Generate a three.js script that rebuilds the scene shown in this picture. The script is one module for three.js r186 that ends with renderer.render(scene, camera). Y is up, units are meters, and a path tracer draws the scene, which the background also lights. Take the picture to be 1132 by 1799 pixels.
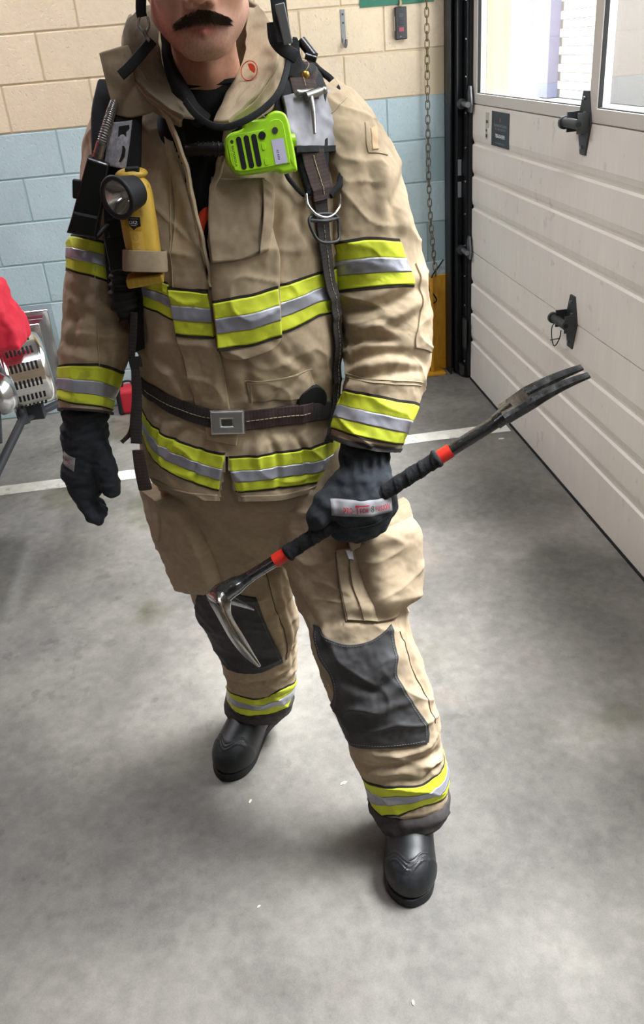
import * as THREE from 'three';
import { RoundedBoxGeometry } from 'three/addons/geometries/RoundedBoxGeometry.js';
import { RectAreaLightUniformsLib } from 'three/addons/lights/RectAreaLightUniformsLib.js';
import { MarchingCubes } from 'three/addons/objects/MarchingCubes.js';
import { mergeGeometries, mergeVertices } from 'three/addons/utils/BufferGeometryUtils.js';
import { createNoise3D } from 'simplex-noise';

RectAreaLightUniformsLib.init();
const scene = new THREE.Scene();
const D2R = Math.PI / 180;

// ---------- camera: hand-held phone at eye height, tilted down ----------
const camera = new THREE.PerspectiveCamera(62.54, 1132 / 1799, 0.05, 200);
camera.position.set(0, 1.67, 0);
camera.rotation.set(-28.808 * D2R, -5.17 * D2R, -5.0104 * D2R, 'YXZ');
camera.updateMatrixWorld(true);

// ---------- daylight: an even overcast sky, seen and entering through the glazed door sections ----------
scene.background = new THREE.Color(0.93, 0.97, 1.02);
scene.backgroundIntensity = 10.0;
// the bright hazy part of that sky stands high beyond the far end of the door: a very wide, soft sun
const sun = new THREE.DirectionalLight(0xf6faff, 33);
sun.position.set(4.4, 10, -2.6); sun.target.position.set(0, 0.8, -1.8); sun.castShadow = true;
sun.shadow.radius = 60; sun.shadow.mapSize.set(2048, 2048);
Object.assign(sun.shadow.camera, { left: -7, right: 7, top: 7, bottom: -7, near: .5, far: 30 });
scene.add(sun, sun.target);

const renderer = new THREE.WebGLRenderer({ antialias: true });
renderer.toneMapping = THREE.LinearToneMapping;
renderer.toneMappingExposure = 0.86;
renderer.shadowMap.enabled = true;
// ---------- helpers ----------
const V = (x, y, z) => new THREE.Vector3(x, y, z);
const A3 = (a) => new THREE.Vector3(a[0], a[1], a[2]);
let seed = 12345;
const rnd = () => { seed = (seed * 1664525 + 1013904223) >>> 0; return seed / 4294967296; };
let nseed = 777;
const simplex = createNoise3D(() => { nseed = (nseed * 1664525 + 1013904223) >>> 0; return nseed / 4294967296; });
const clamp = (x, a, b) => Math.min(b, Math.max(a, x));
const lerp = (a, b, t) => a + (b - a) * t;
const sstep = (a, b, x) => { const t = clamp((x - a) / (b - a), 0, 1); return t * t * (3 - 2 * t); };
const taken = {};
function numbered(name) { const k = taken[name] = (taken[name] ?? -1) + 1; return k ? name + '_' + String(k).padStart(3, '0') : name; }
function shade(o) { o.traverse((c) => { if (c.isMesh) { c.castShadow = true; c.receiveShadow = true; } }); return o; }
function thing(name, label, category, group, pos) {
  const o = new THREE.Group(); o.name = numbered(name); scene.add(o);
  o.userData = { label, category }; if (group) o.userData.group = group;
  if (pos) o.position.copy(A3(pos));
  return o;
}
// a mesh of its own under a parent; the geometry is in world coordinates and is moved into the parent's frame
function part(name, geo, material, parent, label) {
  const m = new THREE.Mesh(geo, material); m.name = name; m.castShadow = m.receiveShadow = true;
  if (label) m.userData.label = label;
  if (parent) parent.add(m); else scene.add(m);
  return m;
}
// world-space geometry into a positioned thing
function wpart(name, geo, material, parent, label) {
  let p = parent; const off = V(0, 0, 0); while (p) { off.add(p.position); p = p.parent; }
  geo.translate(-off.x, -off.y, -off.z);
  return part(name, geo, material, parent, label);
}
function struct(name, geo, material) {
  const m = part(name, geo, material, null); m.userData.kind = 'structure'; return m;
}
function box(x0, x1, y0, y1, z0, z1, r = 0) {
  const g = r > 0 ? new RoundedBoxGeometry(x1 - x0, y1 - y0, z1 - z0, 2, r) : new THREE.BoxGeometry(x1 - x0, y1 - y0, z1 - z0);
  g.translate((x0 + x1) / 2, (y0 + y1) / 2, (z0 + z1) / 2); return g;
}
const ni = (g) => { const q = g.index ? g.toNonIndexed() : g; for (const k of Object.keys(q.attributes)) if (!['position', 'normal', 'uv'].includes(k)) q.deleteAttribute(k); if (!q.attributes.uv) q.setAttribute('uv', new THREE.BufferAttribute(new Float32Array(q.attributes.position.count * 2), 2)); if (!q.attributes.normal) q.computeVertexNormals(); return q; };
const merge = (list) => mergeGeometries(list.map(ni));
const crv = (pts, closed = false) => new THREE.CatmullRomCurve3(pts.map(A3), closed, 'centripetal');
const tube = (pts, r, n = 40, m = 8, closed = false) => new THREE.TubeGeometry(crv(pts, closed), n, r, m, closed);
function rod(a, b, r, r2 = r, seg = 16) {      // cylinder from a to b
  const p = A3(a), q = A3(b), d = q.clone().sub(p), g = new THREE.CylinderGeometry(r2, r, d.length(), seg);
  g.applyQuaternion(new THREE.Quaternion().setFromUnitVectors(V(0, 1, 0), d.clone().normalize()));
  const c = p.add(q).multiplyScalar(.5); g.translate(c.x, c.y, c.z); return g;
}
// uv in metres from the position, along the two axes where the face is widest
function boxUV(g) {
  const p = g.attributes.position, n = g.attributes.normal, uv = new Float32Array(p.count * 2);
  for (let i = 0; i < p.count; i++) {
    const ax = Math.abs(n.getX(i)), ay = Math.abs(n.getY(i)), az = Math.abs(n.getZ(i));
    if (ay >= ax && ay >= az) { uv[2 * i] = p.getX(i); uv[2 * i + 1] = p.getZ(i); }
    else if (ax >= az) { uv[2 * i] = p.getZ(i); uv[2 * i + 1] = p.getY(i); }
    else { uv[2 * i] = p.getX(i); uv[2 * i + 1] = p.getY(i); }
  }
  g.setAttribute('uv', new THREE.BufferAttribute(uv, 2)); return g;
}
// ---------- textures ----------
function hash2(x, y, s) { let h = (x * 374761393 + y * 668265263 + s * 974634777) | 0; h = Math.imul(h ^ (h >>> 13), 1274126177); return ((h ^ (h >>> 16)) >>> 0) / 4294967296; }
function tnoise(x, y, per, s) {               // tiling value noise
  const xi = Math.floor(x), yi = Math.floor(y), fx = x - xi, fy = y - yi, u = fx * fx * (3 - 2 * fx), v = fy * fy * (3 - 2 * fy);
  const a = ((xi % per) + per) % per, b = (a + 1) % per, c = ((yi % per) + per) % per, d = (c + 1) % per;
  return lerp(lerp(hash2(a, c, s), hash2(b, c, s), u), lerp(hash2(a, d, s), hash2(b, d, s), u), v);
}
function fbm(x, y, per, oct, s) { let a = .5, t = 0, n = 0; for (let i = 0; i < oct; i++) { t += a * tnoise(x, y, per, s + i); n += a; x *= 2; y *= 2; per *= 2; a *= .5; } return t / n; }
function tex(size, f, srgb = true, h = size) {
  const d = new Uint8Array(size * h * 4);
  for (let y = 0; y < h; y++) for (let x = 0; x < size; x++) {
    const c = f(x / size, y / h, x, y), i = (y * size + x) * 4;
    d[i] = clamp(c[0] * 255, 0, 255); d[i + 1] = clamp(c[1] * 255, 0, 255); d[i + 2] = clamp(c[2] * 255, 0, 255); d[i + 3] = 255;
  }
  const t = new THREE.DataTexture(d, size, h); t.wrapS = t.wrapT = THREE.RepeatWrapping; t.magFilter = THREE.LinearFilter; t.minFilter = THREE.LinearMipmapLinearFilter;
  if (srgb) t.colorSpace = THREE.SRGBColorSpace; t.needsUpdate = true; return t;
}
const rep = (t, u, v = u) => { const c = t.clone(); c.repeat.set(u, v); c.needsUpdate = true; return c; };
function canvasTex(w, h, draw) {
  const c = document.createElement('canvas'); c.width = w; c.height = h; const g = c.getContext('2d'); draw(g, w, h);
  const t = new THREE.CanvasTexture(c); t.colorSpace = THREE.SRGBColorSpace; return t;
}
const std = (o) => new THREE.MeshStandardMaterial(o);
const phys = (o) => new THREE.MeshPhysicalMaterial(o);
// ---------- room: floor, block wall, overhead door ----------
const XD = 1.279, ZB = -4.55, XL = -6.2, ZF = 6.5, CEIL = 4.4;
const M = {};
{
  const floorTex = tex(2048, (u, v) => {
    const big = fbm(u * 4, v * 4, 4, 4, 3), mid = fbm(u * 14, v * 14, 14, 4, 21), fine = fbm(u * 160, v * 160, 160, 3, 40), g = hash2((u * 2048) | 0, (v * 2048) | 0, 5);
    const stain = sstep(.60, .74, fbm(u * 9 + 3, v * 9, 9, 5, 77)), spot = sstep(.70, .80, fbm(u * 70, v * 70, 70, 4, 91)) * sstep(.45, .65, big), pale = sstep(.58, .72, fbm(u * 7, v * 7 + 2, 7, 5, 55));
    const pit = sstep(.80, .86, fbm(u * 230, v * 230, 230, 2, 140)); const rust = sstep(.72, .80, fbm(u * 6, v * 6, 6, 5, 130)) * .5;
    let k = .445 + (big - .5) * .20 + (mid - .5) * .19 + (fine - .5) * .09 + (g - .5) * .04 - stain * .09 - spot * .045 - pit * .02 + pale * .05;
    k = clamp(k, .2, .8); const br = stain * .03 + .01 * mid; return [k * 1.0 + rust * .03, k * .965 - rust * .02, k * .915 - rust * .04 - br];
  });
  const floorBump = tex(512, (u, v) => { const k = fbm(u * 12, v * 12, 12, 5, 9); return [k, k, k]; }, false);
  M.floor = std({ map: rep(floorTex, 1 / 3.7), roughness: .62, bumpMap: rep(floorBump, 1 / 1.1), bumpScale: .0012 });
  const paintTex = (r, g, b, s) => tex(256, (u, v) => { const k = 1 + (fbm(u * 5, v * 5, 5, 4, s) - .5) * .07 + (fbm(u * 60, v * 60, 60, 2, s + 7) - .5) * .035; return [r * k, g * k, b * k]; });
  const blockBump = tex(512, (u, v) => { const k = .6 * fbm(u * 90, v * 90, 90, 3, 15) + .4 * fbm(u * 12, v * 12, 12, 3, 18) - .5 * sstep(.72, .8, fbm(u * 50, v * 50, 50, 2, 33)); return [k, k, k]; }, false);
  const bb = rep(blockBump, 1.4);
  M.cream = [0, 1, 2].map((i) => std({ map: rep(paintTex(.905 - i * .008, .835 - i * .008, .715 - i * .01, 60 + i), 1.3), roughness: .55, bumpMap: bb, bumpScale: .0016 }));
  M.teal = [0, 1, 2].map((i) => std({ map: rep(paintTex(.715 - i * .010, .795 - i * .008, .805 - i * .008, 70 + i), 1.3), roughness: .5, bumpMap: bb, bumpScale: .0016 }));
  M.creamJoint = std({ color: 0xd8c9a8, roughness: .7 });
  M.tealJoint = std({ color: 0x9cb4b6, roughness: .7 });
  M.wallPlain = std({ color: 0xa89c80, roughness: .75 });
  M.ceiling = std({ color: 0x8d8c88, roughness: .85 });
  const doorTex = tex(512, (u, v) => { const k = .885 + (fbm(u * 4, v * 4, 4, 4, 200) - .5) * .05 + (fbm(u * 70, v * 8, 8, 3, 210) - .5) * .03 - .06 * sstep(.74, .8, fbm(u * 24, v * 24, 24, 4, 220)); return [k, k * .975, k * .925]; });
  M.door = std({ map: rep(doorTex, .8), roughness: .42 });
  M.doorFrame = std({ color: 0xc9c5bb, roughness: .45 });
  M.glass = phys({ color: 0xffffff, transmission: 1, thickness: 0, roughness: .02, ior: 1.45 });
  M.blackSteel = std({ color: 0x1c1e20, roughness: .45, metalness: .3 });
  M.galv = std({ color: 0x8b8e8f, roughness: .42, metalness: .85 });
  M.darkGalv = std({ color: 0x4d4f4f, roughness: .5, metalness: .8 });
  M.rubber = std({ color: 0x141414, roughness: .8 });
  M.whitePaint = std({ color: 0xf0eee8, roughness: .6, map: rep(tex(512, (u, v) => { const k = .93 + (fbm(u * 30, v * 30, 30, 4, 300) - .5) * .16 - .12 * sstep(.68, .78, fbm(u * 18, v * 18, 18, 4, 310)); return [k, k * .99, k * .96]; }), 1.2) });
}
struct('floor', boxUV(box(XL, XD + .35, -.2, 0, ZB - .2, ZF)), M.floor);
struct('ceiling', boxUV(box(XL - .2, XD + .35, CEIL, CEIL + .2, ZB - .2, ZF + .2)), M.ceiling);
struct('wall_left', boxUV(box(XL - .2, XL, -.2, CEIL, ZB - .2, ZF + .2)), M.wallPlain);
struct('wall_front', boxUV(box(XL, XD + .35, -.2, CEIL, ZF, ZF + .2)), M.wallPlain);
// painted stall line across the floor
{
  const n = 60, pos = [], idx = [], uv = [];
  const x0 = XL, x1 = XD - .02;
  for (let i = 0; i <= n; i++) { const x = lerp(x0, x1, i / n); const w0 = simplex(x * 9, 0, 1) * .003, w1 = simplex(x * 9, 5, 1) * .003; pos.push(x, .0015, -3.672 + w0, x, .0015, -3.572 + w1); uv.push(x, 0, x, .1); if (i < n) { const a = 2 * i; idx.push(a, a + 1, a + 2, a + 2, a + 1, a + 3); } }
  const g = new THREE.BufferGeometry(); g.setAttribute('position', new THREE.Float32BufferAttribute(pos, 3)); g.setAttribute('uv', new THREE.Float32BufferAttribute(uv, 2)); g.setIndex(idx); g.computeVertexNormals();
  const m = part('painted_line', g, M.whitePaint, scene.getObjectByName('floor')); m.userData.label = 'white stall line painted across the concrete';
}
// back wall: painted concrete blocks, joints recessed
{
  const w = struct('wall_back', boxUV(box(XL, XD + .35, 0, CEIL, ZB - .22, ZB - .006)), M.creamJoint);
  part('lower_paint', box(XL, XD + .3, 0, 1.4205, ZB - .007, ZB - .0045), M.tealJoint, w);
  const CH = .203, BW = .4035, gap = .005;
  const full = boxUV(new RoundedBoxGeometry(BW - gap, CH - gap, .05, 2, .006));
  for (let k = 0; k < 11; k++) {
    const off = k % 2 ? .705 : .908;
    for (let j = -11; j <= 1; j++) {
      let x0 = off + (j - 1) * BW, x1 = x0 + BW; if (x0 > XD + .25) continue; x1 = Math.min(x1, XD + .3);
      const mats = k >= 7 ? M.cream : M.teal, m = mats[(hash2(j + 50, k, 4) * 3) | 0];
      const g = x1 - x0 < BW - .01 ? boxUV(new RoundedBoxGeometry(x1 - x0 - gap, CH - gap, .05, 2, .006)) : full;
      const b = part('concrete_block', g, m, w); b.position.set((x0 + x1) / 2, (k + .5) * CH, ZB - .025 + (hash2(j, k, 9) - .5) * .0012);
    }
  }
  part('upper_wall', boxUV(box(XL, XD + .3, 11 * CH, CEIL, ZB - .05, ZB)), M.wallPlain, w);
  part('side_wall', boxUV(box(XL, .908 - 12 * BW, 0, 11 * CH, ZB - .05, ZB)), M.wallPlain, w);
}
// right wall with two door openings
const doorZ = [[-4.32, -.62], [.55, 4.25]];
{
  const x0 = XD + .06, x1 = XD + .17;
  const pieces = [box(x0, x1, 0, CEIL, ZB - .2, -4.30), box(x0, x1, 0, CEIL, -.72, .65), box(x0, x1, 0, CEIL, 4.15, ZF + .2), box(x0, x1, 3.32, CEIL, -4.30, -.72), box(x0, x1, 3.32, CEIL, .65, 4.15)];
  struct('wall_right', boxUV(merge(pieces)), M.wallPlain);
}
// sectional overhead door: ribbed sections, two glazed rows, hinges and rollers
function ribbedSection(y0, y1, grooves, z0, z1, bevTop = 0) {
  // profile in (x inward negative, y), extruded along z
  const s = new THREE.Shape(), d = .009, pts = [[.045, y0 + .002], [0, y0 + .002]];
  for (const g of grooves) pts.push([0, g - .011], [d, g - .004], [d, g + .004], [.0035, g + .016], [0, g + .036]);
  pts.push([0, y1 - .002], [.045, y1 - .002]);
  s.moveTo(...pts[0]); for (const p of pts.slice(1)) s.lineTo(...p); s.closePath();
  const g = new THREE.ExtrudeGeometry(s, { depth: z1 - z0, bevelEnabled: false });
  g.translate(XD, 0, z0); return boxUV(ni(g));
}
const JT = [0, .693, 1.378, 2.064, 2.75, 3.436];
function hingePlate(parent, y, z) {          // ribbed steel strap hinge with roller barrel
  const s = new THREE.Shape(); s.moveTo(-.02, .095); s.lineTo(.018, .095); s.lineTo(.052, .0); s.lineTo(.022, -.1); s.lineTo(-.018, -.1); s.lineTo(-.052, .0); s.closePath();
  const e = new THREE.ExtrudeGeometry(s, { depth: .005, bevelEnabled: true, bevelThickness: .002, bevelSize: .002, bevelSegments: 1 });
  e.rotateY(-Math.PI / 2); e.translate(XD, y, z);
  const h = part('hinge', merge([e, rod([XD - .045, y, z + .05], [XD - .045, y, z - .075], .0155), rod([XD - .045, y - .002, z - .068], [XD - .045, y - .002, z - .082], .021), box(XD - .047, XD - .004, y - .03, y + .034, z - .05, z - .042), box(XD - .047, XD - .004, y - .03, y + .034, z + .04, z + .046)]), M.darkGalv, parent);
  const holes = [[.075, 0], [-.078, 0], [.03, .012], [-.034, -.01]].map(([dy, dz]) => rod([XD - .006, y + dy, z + dz], [XD - .014, y + dy, z + dz], .0065, .0065, 6));
  part('bolt', merge(holes), M.galv, h);
  part('hinge_pin', merge([rod([XD - .045, y, z + .0505], [XD - .045, y, z + .0525], .009)]), M.rubber, h);
  return h;
}
function overheadDoor(name, z0, z1, label, glazed = true) {
  const d = new THREE.Group(); d.name = name; d.userData = { kind: 'structure', label }; scene.add(d);
  part('door_section', ribbedSection(0, JT[1], [.222, .374, .532], z0, z1), M.door, d);
  part('door_section', ribbedSection(JT[1], JT[2], [.909, 1.059, 1.207], z0, z1), M.door, d);
  const np = 3, pw = (z1 - z0) / np;
  if (!glazed) for (const k of [2, 3]) part('door_section', ribbedSection(JT[k], JT[k + 1], [JT[k] + .216, JT[k] + .366, JT[k] + .514], z0, z1), M.door, d);
  else for (const k of [2, 3]) {
    const y0 = JT[k], y1 = JT[k + 1], list = [box(XD, XD + .045, y0 + .002, y0 + .046, z0, z1, .003), box(XD, XD + .045, y1 - .046, y1 - .002, z0, z1, .003)];
    const ms = [z0 + .03]; for (let i = 1; i < np; i++) ms.push(z0 + .07 + i * 1.308); ms.push(z1 - .03);
    for (const m of ms) list.push(box(XD, XD + .045, y0 + .04, y1 - .04, m - .031, m + .031, .003));
    part('glazing_frame', merge(list), M.doorFrame, d);
    for (let i = 0; i < np; i++) {
      part('pane', box(XD + .018, XD + .024, y0 + .042, y1 - .042, ms[i] + .027, ms[i + 1] - .027), M.glass, d);
      const b = .003, a = ms[i] + .031, c = ms[i + 1] - .031, ya = y0 + .046, yb = y1 - .046;
      part('glazing_bead', merge([box(XD + .004, XD + .018, ya, ya + b, a, c), box(XD + .004, XD + .018, yb - b, yb, a, c), box(XD + .004, XD + .018, ya, yb, a, a + b), box(XD + .004, XD + .018, ya, yb, c - b, c)]), M.rubber, d);
    }
  }
  part('door_section', ribbedSection(JT[4], JT[5], [2.97, 3.12, 3.27], z0, z1), M.door, d);
  for (const y of JT.slice(1, 5)) for (let i = 1; i < np; i++) hingePlate(d, y, z0 + .02 + i * 1.308);
  part('bottom_seal', box(XD - .004, XD + .05, 0, .012, z0, z1), M.rubber, d);
  return d;
}
const door1 = overheadDoor('door_1', ...doorZ[0], 'white ribbed overhead door with glazed upper sections');
overheadDoor('door_2', ...doorZ[1], 'second white overhead door behind the viewer', false);
// black steel track at the door's far edge
function track(z, sgn) {
  const t = thing('door_track', 'black steel vertical track and jamb at the edge of the overhead door', 'track', null, [XD, 0, z]);
  const zz = (a, b) => sgn > 0 ? [z + a, z + b] : [z - b, z - a];
  wpart('jamb_angle', box(XD - .085, XD + .055, 0, 3.6, ...zz(-.20, -.194), .001), M.blackSteel, t);
  wpart('jamb_channel', merge([box(XD - .085, XD - .077, 0, 3.6, ...zz(-.20, -.10), .001), box(XD - .02, XD + .058, 0, 3.6, ...zz(-.194, -.02), .001)]), M.blackSteel, t);
  wpart('track_rail', merge([box(XD - .06, XD - .02, .03, 3.6, ...zz(-.10, -.095)), box(XD - .062, XD - .057, .03, 3.6, ...zz(-.10, -.055)), box(XD - .025, XD - .02, .03, 3.6, ...zz(-.10, -.02))]), M.blackSteel, t);
  wpart('seal_strip', box(XD - .012, XD + .0, .02, 3.5, ...zz(-.02, .004)), M.rubber, t);
  for (let y = .1; y < 2.6; y += .155) wpart('bolt', rod([XD - .028, y, z - sgn * .014], [XD - .034, y, z - sgn * .014], .005, .005, 6), M.galv, t);
  return t;
}
{
  const t = track(doorZ[0][0], 1);
  wpart('bracket', box(XD - .04, XD - .028, .18, .34, -4.345, -4.30, .002), M.darkGalv, t); wpart('bottom_bracket', box(XD - .05, XD - .03, .02, .075, -4.42, -4.33, .004), M.darkGalv, t);
  // rollers at the section joints
  for (const y of [.693, 1.378]) {
    const s = new THREE.Shape(); s.moveTo(-.012, .075); s.lineTo(.012, .075); s.lineTo(.03, 0); s.lineTo(.02, -.035); s.lineTo(-.05, -.03); s.lineTo(-.052, 0); s.closePath();
    const e = new THREE.ExtrudeGeometry(s, { depth: .006, bevelEnabled: true, bevelThickness: .002, bevelSize: .002, bevelSegments: 1 }); e.rotateY(-Math.PI / 2); e.translate(XD - .012, y, -4.312);
    const b = wpart('roller_bracket', merge([e, rod([XD - .034, y, -4.28], [XD - .034, y, -4.37], .013)]), M.galv, t);
    wpart('roller', merge([rod([XD - .04, y, -4.385], [XD - .04, y, -4.36], .024, .024, 20)]), M.darkGalv, b);
  }
  wpart('warning_label', merge([box(XD - .055, XD - .028, 1.05, 1.125, -4.4146, -4.4136), box(XD - .055, XD - .028, .945, 1.02, -4.4146, -4.4136)]), std({ color: 0xa9adb0, roughness: .6 }), t);
}
// ---------- outside: paved apron and the pale brick building across from the door ----------
{
  struct('ground_outside', boxUV(box(XD + .35, 40, -.2, -.02, -25, 25)), std({ color: 0xb5b2aa, roughness: .9 }));
  const b = new THREE.Group(); b.name = 'brick_building'; b.userData = { label: 'pale brick building outside beyond the glazed door sections', category: 'building' }; scene.add(b);
  b.position.set(9.5, 0, -26.0);
  const brick = std({ color: 0x9a948c, roughness: .9 }), mortar = std({ color: 0x56524e, roughness: .95 });
  part('wall', box(0, 6, 0, 4.2, -12, 40), mortar, b);
  const g0 = new RoundedBoxGeometry(.03, .19, .385, 1, .004);
  for (let k = 0; k < 12; k++) for (let j = 0; j < 12; j++) { const z = .2 + (j + (k % 2) * .5) * .4; if (z < 1.9) continue; const m = part('brick', g0, brick, b); m.position.set(-.008, .1 + k * .2, z); }
  part('pilaster', box(-.3, 0, 0, 4.2, -4.6, 1.8, .01), std({ color: 0x66667e, roughness: .8 }), b, 'lavender painted pilaster');
}
// ---------- tube lamps hung over the bay ----------
for (const [x, y, z, I, where] of [[.62, 3.5, -1.2, 55, 'beside the nearer end of the glazed door'], [.62, 3.5, 1.9, 12, 'behind the viewer beside the second door'], [-1.5, 3.6, -3.75, 88, 'close to the block wall beside the fire engine'], [-2.3, 3.5, 1.2, 5, 'over the middle of the bay']]) {
  const t = thing('ceiling_lamp', 'long white tube lamp hung ' + where, 'lamp', 'tube lamps over the bay', [x, y, z]);
  part('housing', new RoundedBoxGeometry(.3, .08, 1.25, 2, .01), M.galv, t).position.y = .06;
  part('diffuser', new RoundedBoxGeometry(.24, .03, 1.2, 2, .01), std({ color: 0xffffff, emissive: 0xf4f8ff, emissiveIntensity: 4 }), t).position.y = .005;
  part('suspension', merge([rod([0, .09, -.5], [0, CEIL - y, -.5], .005), rod([0, .09, .5], [0, CEIL - y, .5], .005)]), M.galv, t).userData.kind = 'stuff';
  const l = new THREE.RectAreaLight(0xf2f7ff, I, .24, 1.2); l.position.set(0, -.02, 0); l.rotation.x = -Math.PI / 2; l.castShadow = true; t.add(l);
}
// ---------- cloth surfaces: a tube through rings, each ring [centre, half-width vector, front depth, back depth, squareness] ----------
const cr = (a, b, c, d, t) => .5 * (2 * b + (c - a) * t + (2 * a - 5 * b + 4 * c - d) * t * t + (3 * b - a - 3 * c + d) * t * t * t);
class Surf {
  constructor(rings, o = {}) {
    this.o = o; const n = rings.length, N = this.N = 200; this.tab = [];
    for (let i = 0; i <= N; i++) {
      const s = i / N * (n - 1), k = Math.min(n - 2, Math.floor(s)), f = s - k, r = [];
      const g = (j) => rings[clamp(j, 0, n - 1)];
      for (let c = 0; c < 9; c++) r.push(cr(g(k - 1)[c], g(k)[c], g(k + 1)[c], g(k + 2)[c], f));
      this.tab.push(r);
    }
    this.F = [];
    for (let i = 0; i <= N; i++) {
      const a = this.tab[Math.max(0, i - 6)], b = this.tab[Math.min(N, i + 6)], r = this.tab[i];
      const up = V(a[0] - b[0], a[1] - b[1], a[2] - b[2]).normalize(), R = V(r[3], r[4], r[5]).normalize();
      this.F.push(R.clone().cross(o.level ? V(0, 1, 0) : up).normalize());
    }
    let L = 0, rad = 0; for (let i = 0; i < N; i++) L += Math.hypot(...[0, 1, 2].map((c) => this.tab[i + 1][c] - this.tab[i][c]));
    for (const r of this.tab) rad += Math.hypot(r[3], r[4], r[5]); this.len = L; this.rad = rad / (N + 1);
    this.creases = [];
  }
  base(t, th) {
    const s = clamp(t, 0, 1) * this.N, k = Math.min(this.N - 1, Math.floor(s)), f = s - k, A = this.tab[k], B = this.tab[k + 1], a = this.F[k], b = this.F[k + 1];
    const e = 2 / lerp(A[8], B[8], f), c = Math.cos(th), q = Math.sin(th), cx = Math.sign(c) * Math.abs(c) ** e, sy = Math.sign(q) * Math.abs(q) ** e, d = sy * (sy > 0 ? lerp(A[6], B[6], f) : lerp(A[7], B[7], f));
    return V(lerp(A[0], B[0], f) + lerp(A[3], B[3], f) * cx + lerp(a.x, b.x, f) * d, lerp(A[1], B[1], f) + lerp(A[4], B[4], f) * cx + lerp(a.y, b.y, f) * d, lerp(A[2], B[2], f) + lerp(A[5], B[5], f) * cx + lerp(a.z, b.z, f) * d);
  }
  normal(t, th) {
    const h = .004, g = .02, t0 = Math.max(0, t - h), t1 = Math.min(1, t + h);
    const a = this.base(t1, th).sub(this.base(t0, th)), b = this.base(t, th + g).sub(this.base(t, th - g));
    return b.cross(a).normalize();
  }
  // folds: each a line on the cloth with half-width w and depth d (negative d makes a raised ridge)
  fold(uv, w, d) {
    const pts = []; for (let i = 0; i < uv.length - 1; i++) for (let k = 0; k < 5; k++) pts.push(this.base(lerp(uv[i][0], uv[i + 1][0], k / 5), lerp(uv[i][1], uv[i + 1][1], k / 5)));
    pts.push(this.base(...uv[uv.length - 1]));
    const bb = new THREE.Box3().setFromPoints(pts).expandByScalar(w * 3.5);
    this.creases.push({ pts, w, d, bb }); return this;
  }
  disp(p, t, th) {
    let d = this.o.wrinkle ? this.o.wrinkle(p, t, th) : 0;
    for (const c of this.creases) {
      if (!c.bb.containsPoint(p)) continue;
      let m = 1e9, at = 0; const P = c.pts;
      for (let i = 0; i < P.length - 1; i++) {
        const ax = P[i].x, ay = P[i].y, az = P[i].z, bx = P[i + 1].x - ax, by = P[i + 1].y - ay, bz = P[i + 1].z - az, px = p.x - ax, py = p.y - ay, pz = p.z - az;
        const k = clamp((px * bx + py * by + pz * bz) / (bx * bx + by * by + bz * bz + 1e-12), 0, 1), q = (px - bx * k) ** 2 + (py - by * k) ** 2 + (pz - bz * k) ** 2;
        if (q < m) { m = q; at = (i + k) / (P.length - 1); }
      }
      const x2 = m / (c.w * c.w); if (x2 > 12) continue;
      const ends = Math.sin(Math.PI * clamp(.12 + at * .76, 0, 1)) ;
      d += c.d * ends * (-Math.exp(-x2) + .45 * Math.exp(-x2 / 5.5));
    }
    return d;
  }
  at(t, th, off = 0) { const p = this.base(t, th), n = this.normal(t, th); return p.addScaledVector(n, off + this.disp(p, t, th)); }
  geo(nu, nv, lip = .008, keep = null) {
    const rows = []; for (let i = 0; i <= nv; i++) rows.push([i / nv, 0]);
    if (lip) rows.push([1, -lip], [.97, -lip * 1.2]);
    const pos = [], uv = [], idx = [];
    rows.forEach(([t, off], i) => { for (let j = 0; j <= nu; j++) { const th = -Math.PI / 2 + 2 * Math.PI * j / nu, p = this.at(t, th, off); pos.push(p.x, p.y, p.z); uv.push(th * this.rad, -t * this.len); } });
    for (let i = 0; i < rows.length - 1; i++) for (let j = 0; j < nu; j++) {
      if (keep && !keep(rows[i][0] + .5 / nv, -Math.PI / 2 + 2 * Math.PI * (j + .5) / nu)) continue;
      const a = i * (nu + 1) + j, b = a + nu + 1; idx.push(a, b, a + 1, a + 1, b, b + 1);
    }
    return mk(pos, uv, idx, nu);
  }
}
function mk(pos, uv, idx) {
  const g = new THREE.BufferGeometry(); g.setAttribute('position', new THREE.Float32BufferAttribute(pos, 3)); g.setAttribute('uv', new THREE.Float32BufferAttribute(uv, 2)); g.setIndex(idx);
  weld(g); return g;
}
function weld(g) {                            // smooth normals across the seam where first and last column meet
  g.computeVertexNormals(); const p = g.attributes.position, n = g.attributes.normal, m = new Map();
  for (let i = 0; i < p.count; i++) { const k = Math.round(p.getX(i) * 2e5) + ',' + Math.round(p.getY(i) * 2e5) + ',' + Math.round(p.getZ(i) * 2e5); if (!m.has(k)) m.set(k, []); m.get(k).push(i); }
  for (const l of m.values()) if (l.length > 1) { const s = V(0, 0, 0); for (const i of l) s.add(V(n.getX(i), n.getY(i), n.getZ(i))); s.normalize(); for (const i of l) n.setXYZ(i, s.x, s.y, s.z); }
}
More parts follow.
